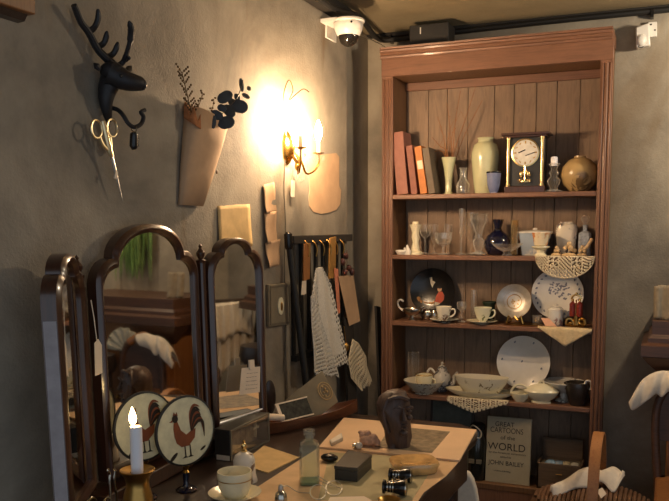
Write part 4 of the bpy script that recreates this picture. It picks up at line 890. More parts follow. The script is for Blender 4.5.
p0, p1 = atY(634, 48, YB), atY(657, 22, YB)
ms = thing('motion_sensor', 'white motion sensor on the wall right of the bookcase top', 'sensor', ((p0.x+p1.x)/2, YB, p0.z))
P = [atY(u, v, YB-.075) for u, v in [(635.5, 27), (649, 22.5), (650.5, 45), (636, 48)]]
build('housing', B().prism(P, (0, .05, 0)), 'whitep', ms, world=True, bevel=.006)
P = [atY(u, v, YB-.03) for u, v in [(648, 22), (657, 21.5), (657, 36), (650, 37)]]
build('bracket', B().prism(P, (0, .03, 0)), 'whitep', ms, world=True, bevel=.002)
c_ = atY(641.5, 40, YB-.076)
build('lens', B().ell(c_, (.020, .012, .026)), 'whitep', ms, world=True)
build('screw', B().ell(atY(651, 24.5, YB-.031), (.004, .002, .004), 0, None, 8, 5).ell(atY(655, 30, YB-.031), (.004, .002, .004), 0, None, 8, 5), 'black', ms, world=True)
build('slot', B().tube(arc(c_+Vector((0, -.012, -.018)), .016, -2.6, -.9, 8), .002, 5), 'black', ms, world=True)
# wooden shelf end high on the left wall
pe = atX(36, 15, XL+.045)
b = B().span((XL, .7, pe.z), (XL+.045, pe.y, pe.z+.035)); sh = thing('wall_shelf', 'brown wooden shelf end high on the wall at the left', 'shelf', (XL, 1.1, 1.95))
build('board', b, 'brownw', sh, world=True, bevel=.003)
build('bracket', B().rings([[(XL, y, pe.z-.016), (XL+.02, y, pe.z-.014), (XL+.03, y, pe.z), (XL, y, pe.z)] for y in (.7, pe.y-.01)]), 'darkw', sh, world=True)
# ------------------------------------------------------------------ dressing table
ZT = .78
tb = thing('dressing_table', 'dark wooden dressing table covered with papers and antiques beneath the mirror', 'table', (-1.0, 2.0, 0))
def tp_(n, b, m='mahd', **k): return build(n, b, m, tb, world=True, **k)
TX, TY0, TY1 = -.585, 1.15, 2.80
E0 = [(-1.395, TY0), (-.64, TY0), (-.60, 1.25), (TX, 1.6), (TX, 2.1), (-.592, 2.45), (-.580, 2.62), (-.60, 2.74), (-.68, TY1), (-1.395, TY1)]
tp_('top', B().prism([(x, y, ZT-.028) for x, y in E0], (0, 0, .026)), bevel=.006)
ins = [(-1.385, TY0+.03), (-.66, TY0+.03), (-.625, 1.3), (-.605, 1.6), (-.605, 2.1), (-.612, 2.45), (-.604, 2.6), (-.63, 2.70), (-.70, TY1-.04), (-1.385, TY1-.04)]
tp_('apron', B().prism([(x, y, ZT-.15) for x, y in ins], (0, 0, .122)), bevel=.004)
for x, y in ((-.67, 1.24), (-.68, 2.66), (-1.34, 1.24), (-1.34, 2.66)):
    tp_('leg', B().lathe([(.014, 0), (.02, .03), (.016, .06), (.026, .30), (.018, .34), (.03, .38), (.03, .63)], 14, 0, (x, y, 0)))
# ---- the triple mirror standing on it
MC = Vector((-1.34, 1.872, ZT)); A4 = math.radians(2.5); TILT = math.radians(1.9)
mr = thing('triple_mirror', 'dark mahogany three-panel folding mirror with arched tops standing on the table', 'mirror', MC, (TILT, 0, 0))
def arch_outline(hw, zb, zs, cw, zc, zt, n=14):
    """half width, bottom, shoulder start, cusp half width, cusp height, arch top -> (t, z) going round from bottom left"""
    P = [(-hw, zb), (-hw, zs)]
    for k in range(1, 7): a = PI/2*k/6; P.append((-hw+(hw-cw)*(1-math.cos(a)), zs+(zc-zs)*math.sin(a)))
    for k in range(1, n): a = PI-PI*k/n; P.append((cw*math.cos(a), zc+(zt-zc)*math.sin(a)))
    for k in range(6, 0, -1): a = PI/2*k/6; P.append((hw-(hw-cw)*(1-math.cos(a)), zs+(zc-zs)*math.sin(a)))
    return P+[(hw, zs), (hw, zb)]
def panel(parent_name, origin, ang, flip, inner, outer, depth, lab=None):
    """origin: local point of the panel's middle line; ang: turn about z; builds frame + glass + backing"""
    m = Matrix.Translation(origin) @ Matrix.Rotation(ang, 4, 'Z')
    def P(t, z, x): return m @ Vector((x, t, z))
    I, O = arch_outline(*inner), arch_outline(*outer)
    R_ = []
    for (a, b_), (c, d) in zip(I, O):
        mx, mz = (a+c)/2, (b_+d)/2
        R_.append([P(a, b_, .004), P(a*.75+c*.25, b_*.75+d*.25, .010), P(mx, mz, .013), P(a*.25+c*.75, b_*.25+d*.75, .010), P(c, d, .004), P(c, d, -depth), P(a, b_, -depth)])
    R_.append(R_[0])
    fr = build('frame', B().rings(R_, 0, False, False), 'mah', mr)
    ys = [p for p in I]
    b = B(); b.prism([P(t, z, -.002) for t, z in ys], m.to_3x3() @ Vector((-.004, 0, 0))); build('glass', b, 'mirror', fr, flat=True)
    b = B(); b.prism([P(t, z, -.008) for t, z in ys], m.to_3x3() @ Vector((-.008, 0, 0))); build('backing', b, 'darkw', fr, flat=True)
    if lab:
        t0 = outer[0]; build('edge_strip', B().rings([[P(-t0-.0008, z, -depth+.003), P(-t0-.0008, z, .002), P(-t0+.002, z, .002), P(-t0+.002, z, -depth+.003)] for z in (outer[1]+.01, outer[2]-.03)]), simple('pale_grey_edge', (150, 142, 144), .5), fr, label='pale grey outer edge')  # thin pale grey strip along the outer edge of the left wing only
    return fr
ZB = .055
panel('centre', Vector((0, 0, 0)), -A4, 1, (.197, ZB+.035, .560, .134, .618, .705), (.224, ZB, .575, .156, .644, .729), .026)
HL, HR = Vector((-.020, -.258, 0)), Vector((.016, .258, 0))
for h, sgn, ang in ((HL, -1, 27), (HR, 1, 15)):
    a = math.radians(ang); dirv = Vector((math.sin(a), sgn*math.cos(a), 0)); mid = h+dirv*.135
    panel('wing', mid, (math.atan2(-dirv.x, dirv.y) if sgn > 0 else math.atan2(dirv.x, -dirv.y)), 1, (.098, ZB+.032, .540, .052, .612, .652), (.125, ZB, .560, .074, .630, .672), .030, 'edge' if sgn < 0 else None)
for h in (HL, HR):
    hp = h+Vector((-.012, 0, 0))
    post = build('post', B().lathe([(.020, 0), (.017, .03), (.014, .05), (.014, .60)], 14, 0, hp), 'mah', mr)
    build('finial', B().lathe([(.015, .60), (.017, .608), (.008, .613), (.013, .624), (.014, .632), (.006, .643), (.004, .647), (.006, .652), (0, .660)], 14, 0, hp), 'mah', post)
build('base_rail', B().span((-.05, -.29, 0), (.04, .29, .045)), 'mah', mr, bevel=.004)
# string tag on the left of the centre frame, note clipped on the right wing
def off_cam(p, k): return p+(CAM-p).normalized()*k
fp = atX(97.5, 358, -1.325)
def fz(u, v): return atX(u, v, -1.31)
tg = thing('string_tag', 'white paper tag hanging by a string from the mirror frame', 'tag', fz(98, 376))
build('paper', B().prism([fz(94.2, 343), (fz(98, 339)), fz(101.5, 345), fz(102, 373), fz(95, 376)], (.0012, 0, 0)), 'card', tg, world=True)
build('string', B().tube([fz(97, 342), fz(94, 318), fz(91, 300)], .0011, 4), 'linen', tg, world=True)
def wz(u, v):
    a = math.radians(15); n_ = Vector((math.cos(a), -math.sin(a), 0)); p0 = MC+HR+n_*.03; d = ray(u, v); return CAM+d*((p0-CAM).dot(n_)/d.dot(n_))
nt_ = thing('note_card', 'white handwritten note clipped on the right wing of the mirror', 'note', wz(250, 395))
NP = [wz(241.5, 368), wz(260, 366.5), wz(259.5, 392), wz(239, 395)]
nv = Vector((.0012, -.0003, 0))
build('card', B().prism(NP, nv), 'card', nt_, world=True)
b = B()
for k in range(5):
    a, c = NP[0].lerp(NP[3], .22+.15*k), NP[1].lerp(NP[2], .22+.15*k); x = 0.28
    while x < .8:
        w = random.uniform(.05, .12); p, q2 = a.lerp(c, x)+nv*1.5, a.lerp(c, min(.86, x+w))+nv*1.5; b.tube([p, p.lerp(q2, .5)+Vector((0, 0, random.uniform(-.0015, .0015))), q2], .0007, 4); x += w+.04
build('handwriting', b, simple('grey_ink', (96, 88, 80), .8), nt_, world=True)
build('clip', B().prism([wz(248, 360), wz(253, 359.5), wz(253.5, 369), wz(248.5, 369.5)], (.006, -.0015, 0)), 'card', nt_, world=True, bevel=.0006)
# ---- papers and boards on the table top
def flat(pts, z): return [atZ(u, v, z) for u, v in pts]
def onT(name, label, cat, pts, z, th, mat, group=None, bevel=0):
    P = flat(pts, z+th); P = [Vector((p.x, p.y, z)) for p in P]; m_ = sum(P, Vector())/len(P)
    return solo(name, B().prism(P, (0, 0, th)), mat, label, cat, (m_.x, m_.y, z), None, group, world=True, bevel=bevel)
Z0 = ZT-.002
onT('paper_cover', 'large tan paper sheet covering the front of the dressing table', 'paper', [(321, 446), (462, 458), (446, 476), (424, 492), (395, 535), (225, 535), (228, 506), (262, 484)], Z0, .0015, 'paper')
Z1 = Z0+.0015
onT('green_sheet', 'pale sage-green sheet lying under the opera glasses', 'paper', [(330, 452), (438, 459), (412, 500), (318, 500)], Z1, .001, 'sage')
onT('mount_board', 'beige mount board holding the dark carved head at the far end of the table', 'board', [(344, 417.5), (476.5, 429.5), (459.5, 460), (319, 446.5)], Z1+.001, .006, 'board')
ZB2 = Z1+.007
onT('photograph', 'grey landscape photograph lying on the mount board under the carved head', 'photograph', [(390, 426), (450, 431.5), (432, 452.5), (378, 447)], ZB2, .001, simple('grey_photo', (132, 118, 96), .5, 0, .5, 34))
def atTop(u, v, z=None): return atZ(u, v, z if z is not None else Z1)
# carved head
bp0 = atZ(397, 446, ZB2+.001); s = mpp(bp0)
rowsH = [(388.3, 393, 400), (390, 387, 404), (393, 382.5, 406.5), (397, 379, 408), (402, 377, 408.8), (407, 376.8, 409), (412, 377.6, 409.6), (418, 379.4, 410.4), (424, 382, 411.4), (430, 384.4, 411.6), (436, 386, 411), (442, 387, 410.5), (446, 387.4, 410)]
rr_ = Vector((RW @ Vector((1, 0, 0))).xy.to_3d()).normalized(); ff = Vector((rr_.y, -rr_.x, 0))    # right / toward-the-room axes
R_ = []
for v, l, r_ in rowsH[::-1]:
    z = (446-v)*s; c = ((l+r_)/2-397)*s; w = (r_-l)/2*s
    d = w*(1.05 if v < 425 else .9); ring = []
    for k in range(28):
        a = 2*PI*k/28; x, y = math.cos(a), math.sin(a)
        hood = 1+.05*math.sin(5*a+v*.3) if x < .1 else 1
        if 408 < v < 428 and x > .3 and y > -.2: hood *= .93
        ring.append(rr_*(c+w*x*hood)+ff*(d*y*hood)+Vector((0, 0, z)))
    R_.append(ring)
for ring in R_:
    for p in ring: p += Vector((p.x, p.y, 0)).normalized()*(2.2*s*mnoise.noise(p*60)+.9*s*mnoise.noise(p*170))
b = B(); b.rings(R_)
def hd(u, v, fwd): return rr_*((u-397)*s)+ff*(fwd*s)+Vector((0, 0, (446-v)*s))
b.tube([hd(402, 404, 15), hd(402.5, 410, 17), hd(403, 416, 19)], [1.4*s, 1.8*s, 2.8*s], 9)
for u in (396, 408): b.tube(bez([hd(u-4, 404.5, 14.6), hd(u, 402.5, 16), hd(u+3, 404, 13.5 if u > 400 else 15)], 4), 1.5*s, 7); b.ell(hd(u, 407.5, 13.6 if u < 400 else 12.5), (2.6*s, 1.6*s, 1.6*s)); b.ell(hd(u, 414, 12.5 if u < 400 else 11.5), (3.4*s, 3*s, 3.2*s))
b.ell(hd(403, 421, 15), (4.2*s, 2.2*s, 1.2*s)); b.ell(hd(403, 423.6, 14.6), (3.6*s, 2.2*s, 1.2*s)); b.ell(hd(402.5, 429, 13.6), (4.6*s, 3.4*s, 3.2*s))
for k in range(7): b.tube(bez([hd(392-2*k*.4, 391+k*.6, 8-k), hd(384.5-.5*k, 400+k, 12-2.6*k), hd(383+.3*k, 414+k, 13-3*k), hd(388, 430, 11-2.6*k)], 5), 2.2*s, 7)
b.tube(bez([hd(388, 396, 12), hd(398, 393, 14.5), hd(407, 397, 10)], 5), 2.4*s, 7)
solo('carved_head', b, wood('carved_dark_wood', (54, 40, 34), (80, 60, 52), .55, 7, 2, .08), 'dark carved wooden head with a hood of hair standing on the mount board', 'sculpture', bp0)
# shell, pearl knob, lighter
p = atZ(368, 446, ZB2); s = mpp(p); b = B()
b.ell((0, 0, 6*s), (9*s, 7*s, 6*s)).ell((-5*s, 2*s, 10*s), (5*s, 5*s, 5*s)).ell((6*s, -1*s, 8*s), (5*s, 5*s, 5.5*s)).ell((-1*s, 1*s, 12*s), (4*s, 4*s, 4*s)).ell((9*s, 1*s, 4.2*s), (4*s, 4*s, 4*s)).ell((-8*s, 1*s, 13*s), (3*s, 2.4*s, 2.2*s))
solo('pink_stone', b, simple('pink_stone', (196, 156, 130), .6, 0, .25, 80, .4), 'lumpy pale pink shell lying left of the carved head', 'shell', p)
p = atZ(359, 449, ZB2); kn = thing('pearl_knob', 'small white knob with a silver collar in front of the pink shell', 'knob', p)
build('ball', B().ell((0, 0, 3.6*s), 3.6*s), 'white', kn); build('collar', B().lathe([(1.5*s, -4*s), (2.6*s, -3.4*s), (2.6*s, 0)], 14, 0, (-2.6*s, 0, 2.8*s), RY), 'silver', kn, label='silver collar')
lt = thing('cigarette_lighter', 'small tilted silver lighter on the left of the mount board', 'lighter', atZ(335.5, 441, ZB2))
P = [atZ(u, v, ZB2+.012) for u, v in [(329.5, 440), (331.5, 443), (343, 437.5), (341.5, 432.5)]]
P = [Vector((p.x, p.y, ZB2)) for p in P]
build('case', B().prism(P, (0, 0, .012)), 'pewter', lt, world=True, bevel=.0015)
build('face', B().prism([p.lerp(sum(P, Vector())/4, .2)+Vector((0, 0, .012)) for p in P], (0, 0, .0008)), 'linen', lt, world=True, label='pale inlaid face')
# black stone, dark box, opera glasses, amber ash tray
p = atZ(329.4, 461.5, Z1+.001); s = mpp(p)
solo('black_stone', B().ell((0, 0, 4*s), (9.4*s, 6.5*s, 4*s)), 'black', 'glossy black oval stone between the glass bottle and the dark box', 'stone', p)
C4 = [atZ(u, v, Z1+.001) for u, v in [(334, 480), (357.5, 482.5), (372.3, 468), (348, 463)]]
hB = .042; bx = thing('dark_box', 'small square dark grey metal box in the middle of the table', 'box', sum(C4, Vector())/4)
cx = sum(C4, Vector())/4
build('body', B().prism([cx+(p-cx)*.97 for p in C4], (0, 0, hB*.72)), simple('dark_grey_metal', (60, 57, 52), .45, .3, .2, 30), bx, world=True, bevel=.0015)
build('lid', B().prism([p+Vector((0, 0, hB*.74)) for p in C4], (0, 0, hB*.26)), simple('dark_grey_lid', (66, 62, 55), .42, .3, .2, 30), bx, world=True, bevel=.002)
og = thing('opera_glasses', 'black and silver opera glasses lying on the green sheet', 'opera glasses', atZ(398, 490, Z1+.002))
p = atZ(398, 490, Z1+.002); s = mpp(p)
ax = (atZ(409, 491, Z1)-atZ(384, 489.5, Z1)).normalized()
for cu, cv, w in ((396.5, 495.5, 1.15), (402, 482.4, 1.1)):
    c = atZ(cu, cv, Z1+.001); q = ax.to_track_quat('Z', 'Y').to_matrix(); rO = 7.2*s*w
    cz = c+Vector((0, 0, rO)) if True else c
    brl = build('barrel', B().lathe([(4.6*s*w, -9*s), (4.8*s*w, -2*s), (5.6*s*w, 0), (rO*.96, 7*s), (rO*.96, 10*s)], 20, 0, cz, q), 'black', og, world=True)
    build('eyepiece', B().lathe([(3.6*s*w, -14*s), (6.0*s*w, -13.4*s), (6.0*s*w, -11.4*s), (4*s*w, -10*s), (4*s*w, -8.8*s)], 20, 0, cz, q), 'black', brl, world=True)
    b = B()
    for z0, r0 in ((-8.6, 4.9), (-5.6, 5.0), (-3, 5.2), (9.4, 7.3)): b.lathe([(r0*s*w*.92, (z0-.5)*s), (r0*s*w, (z0-.4)*s), (r0*s*w, (z0+.5)*s), (r0*s*w*.92, (z0+.6)*s)], 20, 0, cz, q, cap0=False, cap1=False)
    build('ring', b, 'silver', brl, world=True, label='silver rings')
    build('lens', B().lathe([(6.4*s*w, 9.6*s), (4*s*w, 9.9*s), (0, 10*s)], 20, 0, cz, q), 'blueg', brl, world=True)
ca, cb = atZ(396.5, 495.5, Z1)+Vector((0, 0, 7*s)), atZ(402, 482.4, Z1)+Vector((0, 0, 7*s))
b = B()
for k in (-6, 5): b.tube([ca+ax*k*s, cb+ax*k*s], 1.6*s, 7)
m_ = (ca+cb)/2; b.tube([m_-ax*9*s, m_+ax*6*s], 1.5*s, 8).tube([m_-ax*3*s, m_+ax*1*s], 3.2*s, 12)
build('bridge', b, 'silver', og, world=True, label='silver bridge with focus wheel')
p = atZ(414, 470, Z1+.001); s = mpp(p)
solo('amber_dish', B().lathe([(r_*s*1.08, h*s*1.1) for r_, h in [(19, 0), (20, 1), (22, 7.5), (21, 9.6), (13, 9.2), (9, 6.5), (0, 6)]], 28, 0, (0, 0, 0), Euler((0, 0, .55)).to_matrix(), 1, .86, 4), simple('amber_onyx', (206, 164, 104), .15, 0, .25, 30, 0, 0, .6), 'square amber onyx ashtray behind the opera glasses', 'ashtray', p)
p = atZ(389, 505, Z1+.001); s = mpp(p)
solo('gold_rim_dish', B().lathe([(r_*s, h*s) for r_, h in [(7, 0), (9, .8), (11.4, 5), (11.6, 6), (10.6, 5.4), (8, 1.8), (0, 1.4)]], 28), 'oldbrass', 'small gilt dish at the front edge of the table below the opera glasses', 'dish', p)
# ---- glass bottle
p = atZ(309.5, 483, Z1); s = mpp(p)
gbt = thing('medicine_bottle', 'tall square green-tinted glass bottle standing on the tan paper', 'bottle', p, (0, 0, .45))
build('body', B().lathe([(r_*s, h*s) for r_, h in [(9.4, 0), (10, 1), (10, 38), (9, 41.5), (4.6, 44.5), (4.2, 49), (5.6, 49.5), (5.8, 54), (4.6, 54.6), (3.4, 54), (3.2, 45), (8, 40.5), (9, 37), (9, 3), (0, 2.4)]], 24, 0, pw=9), 'greeng', gbt)
build('base', B().lathe([(9.2*s, .4*s), (9.4*s, 3.4*s), (0, 3.6*s)], 24, 0, pw=9), simple('thick_green_glass', (112, 132, 92), .1), gbt, label='thick green base')
build('front_panel', B().span((-6*s, -10.4*s, 8*s), (6*s, -9.9*s, 34*s)), 'greeng', gbt, bevel=.0004)
# spectacles
sp_ = thing('spectacles', 'thin wire spectacles lying folded in front of the glass bottle', 'spectacles', atZ(312, 494, Z1+.001))
b = B(); wr = .0011
zc_ = Z1+.004
for cu, cv in ((318, 494), (334, 490)):
    c = atZ(cu, cv, zc_); ex = (atZ(cu+8, cv, zc_)-c); ey = (atZ(cu, cv-6, zc_)-c)
    b.tube([c+ex*math.cos(t)+ey*math.sin(t)*.85+Vector((0, 0, .006+.006*math.sin(t))) for t in [2*PI*k/22 for k in range(22)]], wr, 6, 0, True)
b.tube(bez([atZ(325.5, 492.5, zc_+.008), atZ(326, 489.5, zc_+.012), atZ(327, 491, zc_+.008)], 4), wr, 6)
build('rims', b, 'pewter', sp_, world=True)
for pts in (((310, 493), (298, 492), (288, 486), (283, 487)), ((341, 488), (330, 485), (318, 480), (314, 477.5), (318, 476), (326, 481), (338, 487))):
    build('temple', B().tube(bez([atZ(u, v, zc_+.004) for u, v in pts], 5), wr, 6), 'pewter', sp_, world=True)
p = atZ(281, 508, Z1); s = mpp(p)
pb = thing('perfume_bottle', 'tiny silver perfume bottle at the front edge of the table', 'bottle', p)
build('body', B().lathe([(r_*s, h*s) for r_, h in [(5, 0), (6, 1), (6.4, 10), (5.4, 15), (2.4, 18)]], 20), 'silver', pb)
build('stopper', B().lathe([(r_*s, h*s) for r_, h in [(2.2, 17.6), (2.8, 19), (2.4, 23), (1.6, 24), (0, 24.4)]], 16), 'pewter', pb)
onT('booklet', 'pale booklet at the front edge of the table beside the opera glasses', 'booklet', [(330, 497), (364, 496), (372, 500), (360, 520), (318, 520)], Z1+.001, .008, 'card', bevel=.001)
# ---- boxed ornament with a clear front
A_, B_, C_ = atZ(218, 464, Z0), atZ(231, 461.5, Z0), atZ(269.5, 441, Z0)
u1 = (C_-B_); L = u1.length; u1.normalize(); u2 = Vector((-u1.y, u1.x, 0)); 
if u2.x > 0: u2 = -u2
dB = .058; hX = .098
def bxp(t, d, z): return B_+u1*(t*L)+u2*d+Vector((0, 0, z))
dx = thing('display_box', 'dark box with a clear front standing before the right mirror wing', 'box', bxp(.5, dB/2, 0))
def hexa(b, t0, t1, d0, d1, z0, z1): return b.prism([bxp(t0, d0, z0), bxp(t1, d0, z0), bxp(t1, d1, z0), bxp(t0, d1, z0)], (0, 0, z1-z0))
b = B(); hexa(b, 0, 1, dB-.004, dB, 0, hX); hexa(b, 0, .02, .004, dB-.004, 0, hX); hexa(b, .98, 1, .004, dB-.004, 0, hX); hexa(b, .02, .98, .004, dB-.004, hX-.004, hX); hexa(b, .02, .98, .004, dB-.004, 0, .004)
build('carton', b, simple('dark_carton', (46, 42, 38), .5), dx, world=True, bevel=.0008)
b = B(); hexa(b, .02, .98, dB-.012, dB-.008, .004, hX-.004); build('backing_card', b, simple('grey_brown_card', (156, 138, 112), .6, 0, .5, 40), dx, world=True)
b = B(); hexa(b, .0, 1, 0, .0025, .001, hX-.001); build('window', b, 'sheetg', dx, world=True, label='clear plastic front')
b = B()
for z0, z1 in ((0, .005), (hX-.005, hX)): hexa(b, 0, 1, -.001, .003, z0, z1)
for t0, t1 in ((0, .03), (.97, 1)): hexa(b, t0, t1, -.001, .003, .005, hX-.005)
build('front_frame', b, 'grey', dx, world=True, label='paler grey front edges')
b = B(); hexa(b, .72, .735, .012, .02, .03, .08); hexa(b, .66, .80, .012, .02, .058, .064); build('ornament', b, 'cream', dx, world=True, label='pale cross shape inside')
b = B(); hexa(b, -.012, -.002, .004, .05, .002, .017); build('price_label', b, 'card', dx, world=True, label='white label at the foot')
onT('tan_card', 'tan card with a ruled border lying before the display box', 'card', [(264, 445.5), (299, 457), (268, 472.5), (240, 464)], Z0, .003, 'paper2')
# ---- china bell
p = atZ(244.5, 481, Z0); s = mpp(p)
be = thing('china_bell', 'white china bell with a gold handle behind the cup', 'bell', p)
build('body', B().lathe([(r_*s, h*s) for r_, h in [(13, 0), (13.2, .8), (11.4, 8), (10.8, 16), (11, 22), (9, 27), (5, 29.5), (0, 30.4)]], 28), floral('bell_china', (222, 214, 200), (128, 108, 92), 60, .5), be)
build('handle', B().lathe([(r_*s, h*s) for r_, h in [(2.6, 29.6), (3.2, 31.5), (1.8, 33), (2.8, 35.5), (2.4, 38), (1.1, 39.5), (1.6, 41), (0, 42.4)]], 16), 'gold', be, label='gold handle')
# ---- cup and saucer
p = atZ(235, 500, Z0); s = mpp(p)
solo('saucer', B().lathe([(r_*s, h*s) for r_, h in [(11, 0), (11, 1), (15, 2), (26, 7.6), (26.6, 8.6), (16, 4), (11, 2.6), (0, 2.4)]], 40), 'cream', 'cream saucer under the wide cup on the table', 'saucer', p)
tc_ = thing('wide_cup', 'wide cream cup with a fine gold line standing on the table saucer', 'cup', (p.x, p.y, p.z+2.5*s))
build('bowl', B().lathe([(r_*s, h*s) for r_, h in hollow([(9, 0), (9.6, .8), (13, 4), (16, 12), (17, 20), (17.4, 24), (17, 27.5)], .9)], 36), 'cream', tc_)
build('gold_line', B().lathe([(17.0*s, 19.2*s), (17.35*s, 19.8*s), (17.2*s, 20.4*s)], 36, 0, cap0=False, cap1=False), 'oldbrass', tc_, label='fine gold line')
build('handle', B().tube(bez([Vector((-12, 10, 21))*s, Vector((-17, 14, 21))*s, Vector((-19, 16, 15))*s, Vector((-15, 12, 8))*s, Vector((-11, 9, 7))*s], 5), 1.2*s, 8), 'cream', tc_)
# ---- boat tray with framed photo and paper roll
a, c = atZ(246, 438, Z0), atZ(357, 413, Z0); ax = (c-a).normalized(); L = (c-a).length; pr = Vector((-ax.y, ax.x, 0))
R_ = []; n = 16; 
def boat(b, sh, z0):
    R_ = []
    for i in range(n+1):
        t = i/n; w = max(.003, .052*math.sin(PI*min(1, .06+t*.94))**.7)*sh; up = .006*abs(2*t-1)**3
        z1 = .040+.010*abs(2*t-1)**2.5+up
        R_.append([a+ax*(L*t)+pr*(w*k)+Vector((0, 0, zz)) for k, zz in ((-.62, z0+up), (-.95, z1*.6), (-1.06, z1), (-.96, z1), (-.8, z1*.6), (-.5, z0+.008+up), (.5, z0+.008+up), (.8, z1*.6), (.96, z1), (1.06, z1), (.95, z1*.6), (.62, z0+up))])
    return b.rings(R_)
solo('boat_tray', boat(B(), 1, 0), wood('red_brown_tray', (84, 48, 30), (116, 68, 42), .35, 5, 1, .3), 'boat-shaped red-brown wooden tray by the right mirror wing', 'tray', (a+c)/2, world=True)
Pq = [(274, 404.5), (317, 394), (325, 412), (281, 423)]
base = a.lerp(c, .52); nrm = Vector((ff.x, ff.y, .0)).normalized()
def onplane(u, v, p0, n_): d = ray(u, v); return CAM+d*((p0-CAM).dot(n_)/d.dot(n_))
p0 = a.lerp(c, .5)+Vector((0, 0, .052)); nn = Vector((-pr.x, -pr.y, .55)).normalized()
if nn.dot(CAM-p0) < 0: nn = Vector((-nn.x, -nn.y, nn.z))
Q = [onplane(u, v, p0, nn) for u, v in Pq]; qc = sum(Q, Vector())/4
ph_ = thing('framed_photograph', 'white-bordered dark photograph lying tilted in the boat tray', 'photograph', qc)
build('border', B().band([q_.lerp(qc, .14) for q_ in Q], Q, nn*.006, closed=True), 'card', ph_, world=True, bevel=.0005)
build('print', B().prism([q_.lerp(qc, .12) for q_ in Q], nn*.004), simple('dark_print', (50, 50, 44), .8, 0, .7, 60), ph_, world=True)
build('back', B().prism([q_.lerp(qc, .03)-nn*.003 for q_ in Q], nn*.003), 'grey', ph_, world=True)
q0, q1 = onplane(268, 417, p0, nn)+Vector((0, 0, .004)), onplane(283, 419, p0, nn)+Vector((0, 0, .004))
solo('paper_roll', B().tube([q0-ax*.02, q1], .013, 16), 'card', 'short white paper roll at the left end of the boat tray', 'roll', (q0+q1)/2, world=True)
# leaning grey album with an oval relief behind the tray
p0 = atZ(312, 424, Z0)
nn2 = Vector((ff.x, ff.y, .35)).normalized()
Q = [onplane(u, v, p0, nn2) for u, v in [(286, 400), (322.5, 371), (338, 402), (304, 428)]]
qc = sum(Q, Vector())/4
al = thing('grey_album', 'grey card album with an oval relief leaning behind the boat tray', 'album', min(Q, key=lambda k: k.z))
build('cover', B().prism(Q, nn2*.012), simple('album_grey', (158, 144, 114), .7, 0, .12, 20), al, world=True, bevel=.001)
oc = onplane(325, 391, p0+nn2*.012, nn2); e1, e2 = (Q[1]-Q[0]).normalized(), (Q[0]-Q[3]).normalized()
b = B()
for rr in (1, .72): b.tube([oc+e1*(.024*rr*math.cos(t))+e2*(.034*rr*math.sin(t)) for t in [2*PI*k/24 for k in range(24)]], .0022, 6, 0, True)
for k in range(8): b.ell(oc+e1*.013*math.cos(k*.8)*(k % 3)/2+e2*.019*math.sin(k*.8)*(k % 3)/2, .005, 0, None, 8, 5)
build('oval_relief', b, 'paper2', al, world=True)
# oval dark hand mirror standing between wing and tray
p0 = atZ(270, 416, Z0); s = mpp(p0)
hm = thing('oval_stand_mirror', 'small dark oval easel mirror at the foot of the right wing', 'mirror', p0)
yaw = math.atan2(ff.y, ff.x)+PI/2+.5
rm = Matrix.Rotation(yaw, 3, 'Z')
b = B().lathe([(10*s, 0), (10*s, .004), (8.6*s, .007), (0, .007)], 28, 0, (0, 0, 19*s), (rm @ R90), .62, 1.75)
build('oval', b, 'darkw', hm); build('foot', B().box((0, .0, .002), (.04, .03, .004)).tube([(0, 0, .003), (0, 0, 8*s)], .004, 6), 'darkw', hm)
# ---- the candle
p = atZ(139, 528, Z0); s = mpp(p)
cb = thing('brass_candlestick', 'bulbous brass candlestick at the front left of the mirror', 'candlestick', p)
build('body', B().lathe([(r_*s, h*s) for r_, h in [(15, 0), (15.5, 1.5), (12, 4), (11, 8), (14, 16), (15.4, 24), (14.6, 32), (11.8, 42), (11.2, 47), (12.6, 53), (16.8, 58.4), (17.4, 60), (16.6, 60.6), (13.5, 59.6), (7, 57.5), (6.6, 52), (0, 52)]], 36), 'oldbrass', cb)
cd_ = thing('candle', 'lit white candle standing in the brass candlestick', 'candle', p+Vector((0, 0, 52.2*s)))
build('stick', B().lathe([(r_*s, h*s) for r_, h in [(6.0, 0), (6.0, 50), (5.6, 51.6), (3.2, 51.2), (0, 50.4)]], 24), 'wax', cd_)
build('wick', B().tube([(0, 0, 50*s), (.4*s, 0, 53.5*s), (0, 0, 55*s)], .5*s, 5), 'black', cd_)
build('flame', B().lathe([(r_*s, h*s) for r_, h in [(.4, 52), (3.0, 55.5), (3.9, 59), (3.2, 63), (1.7, 67), (.2, 71)]], 14, 0, (-1.6*s, 0, 0), Euler((0, -.03, 0)).to_matrix()), 'flame', cd_, label='bright candle flame')
FL = p+Vector((0, 0, 112*s))
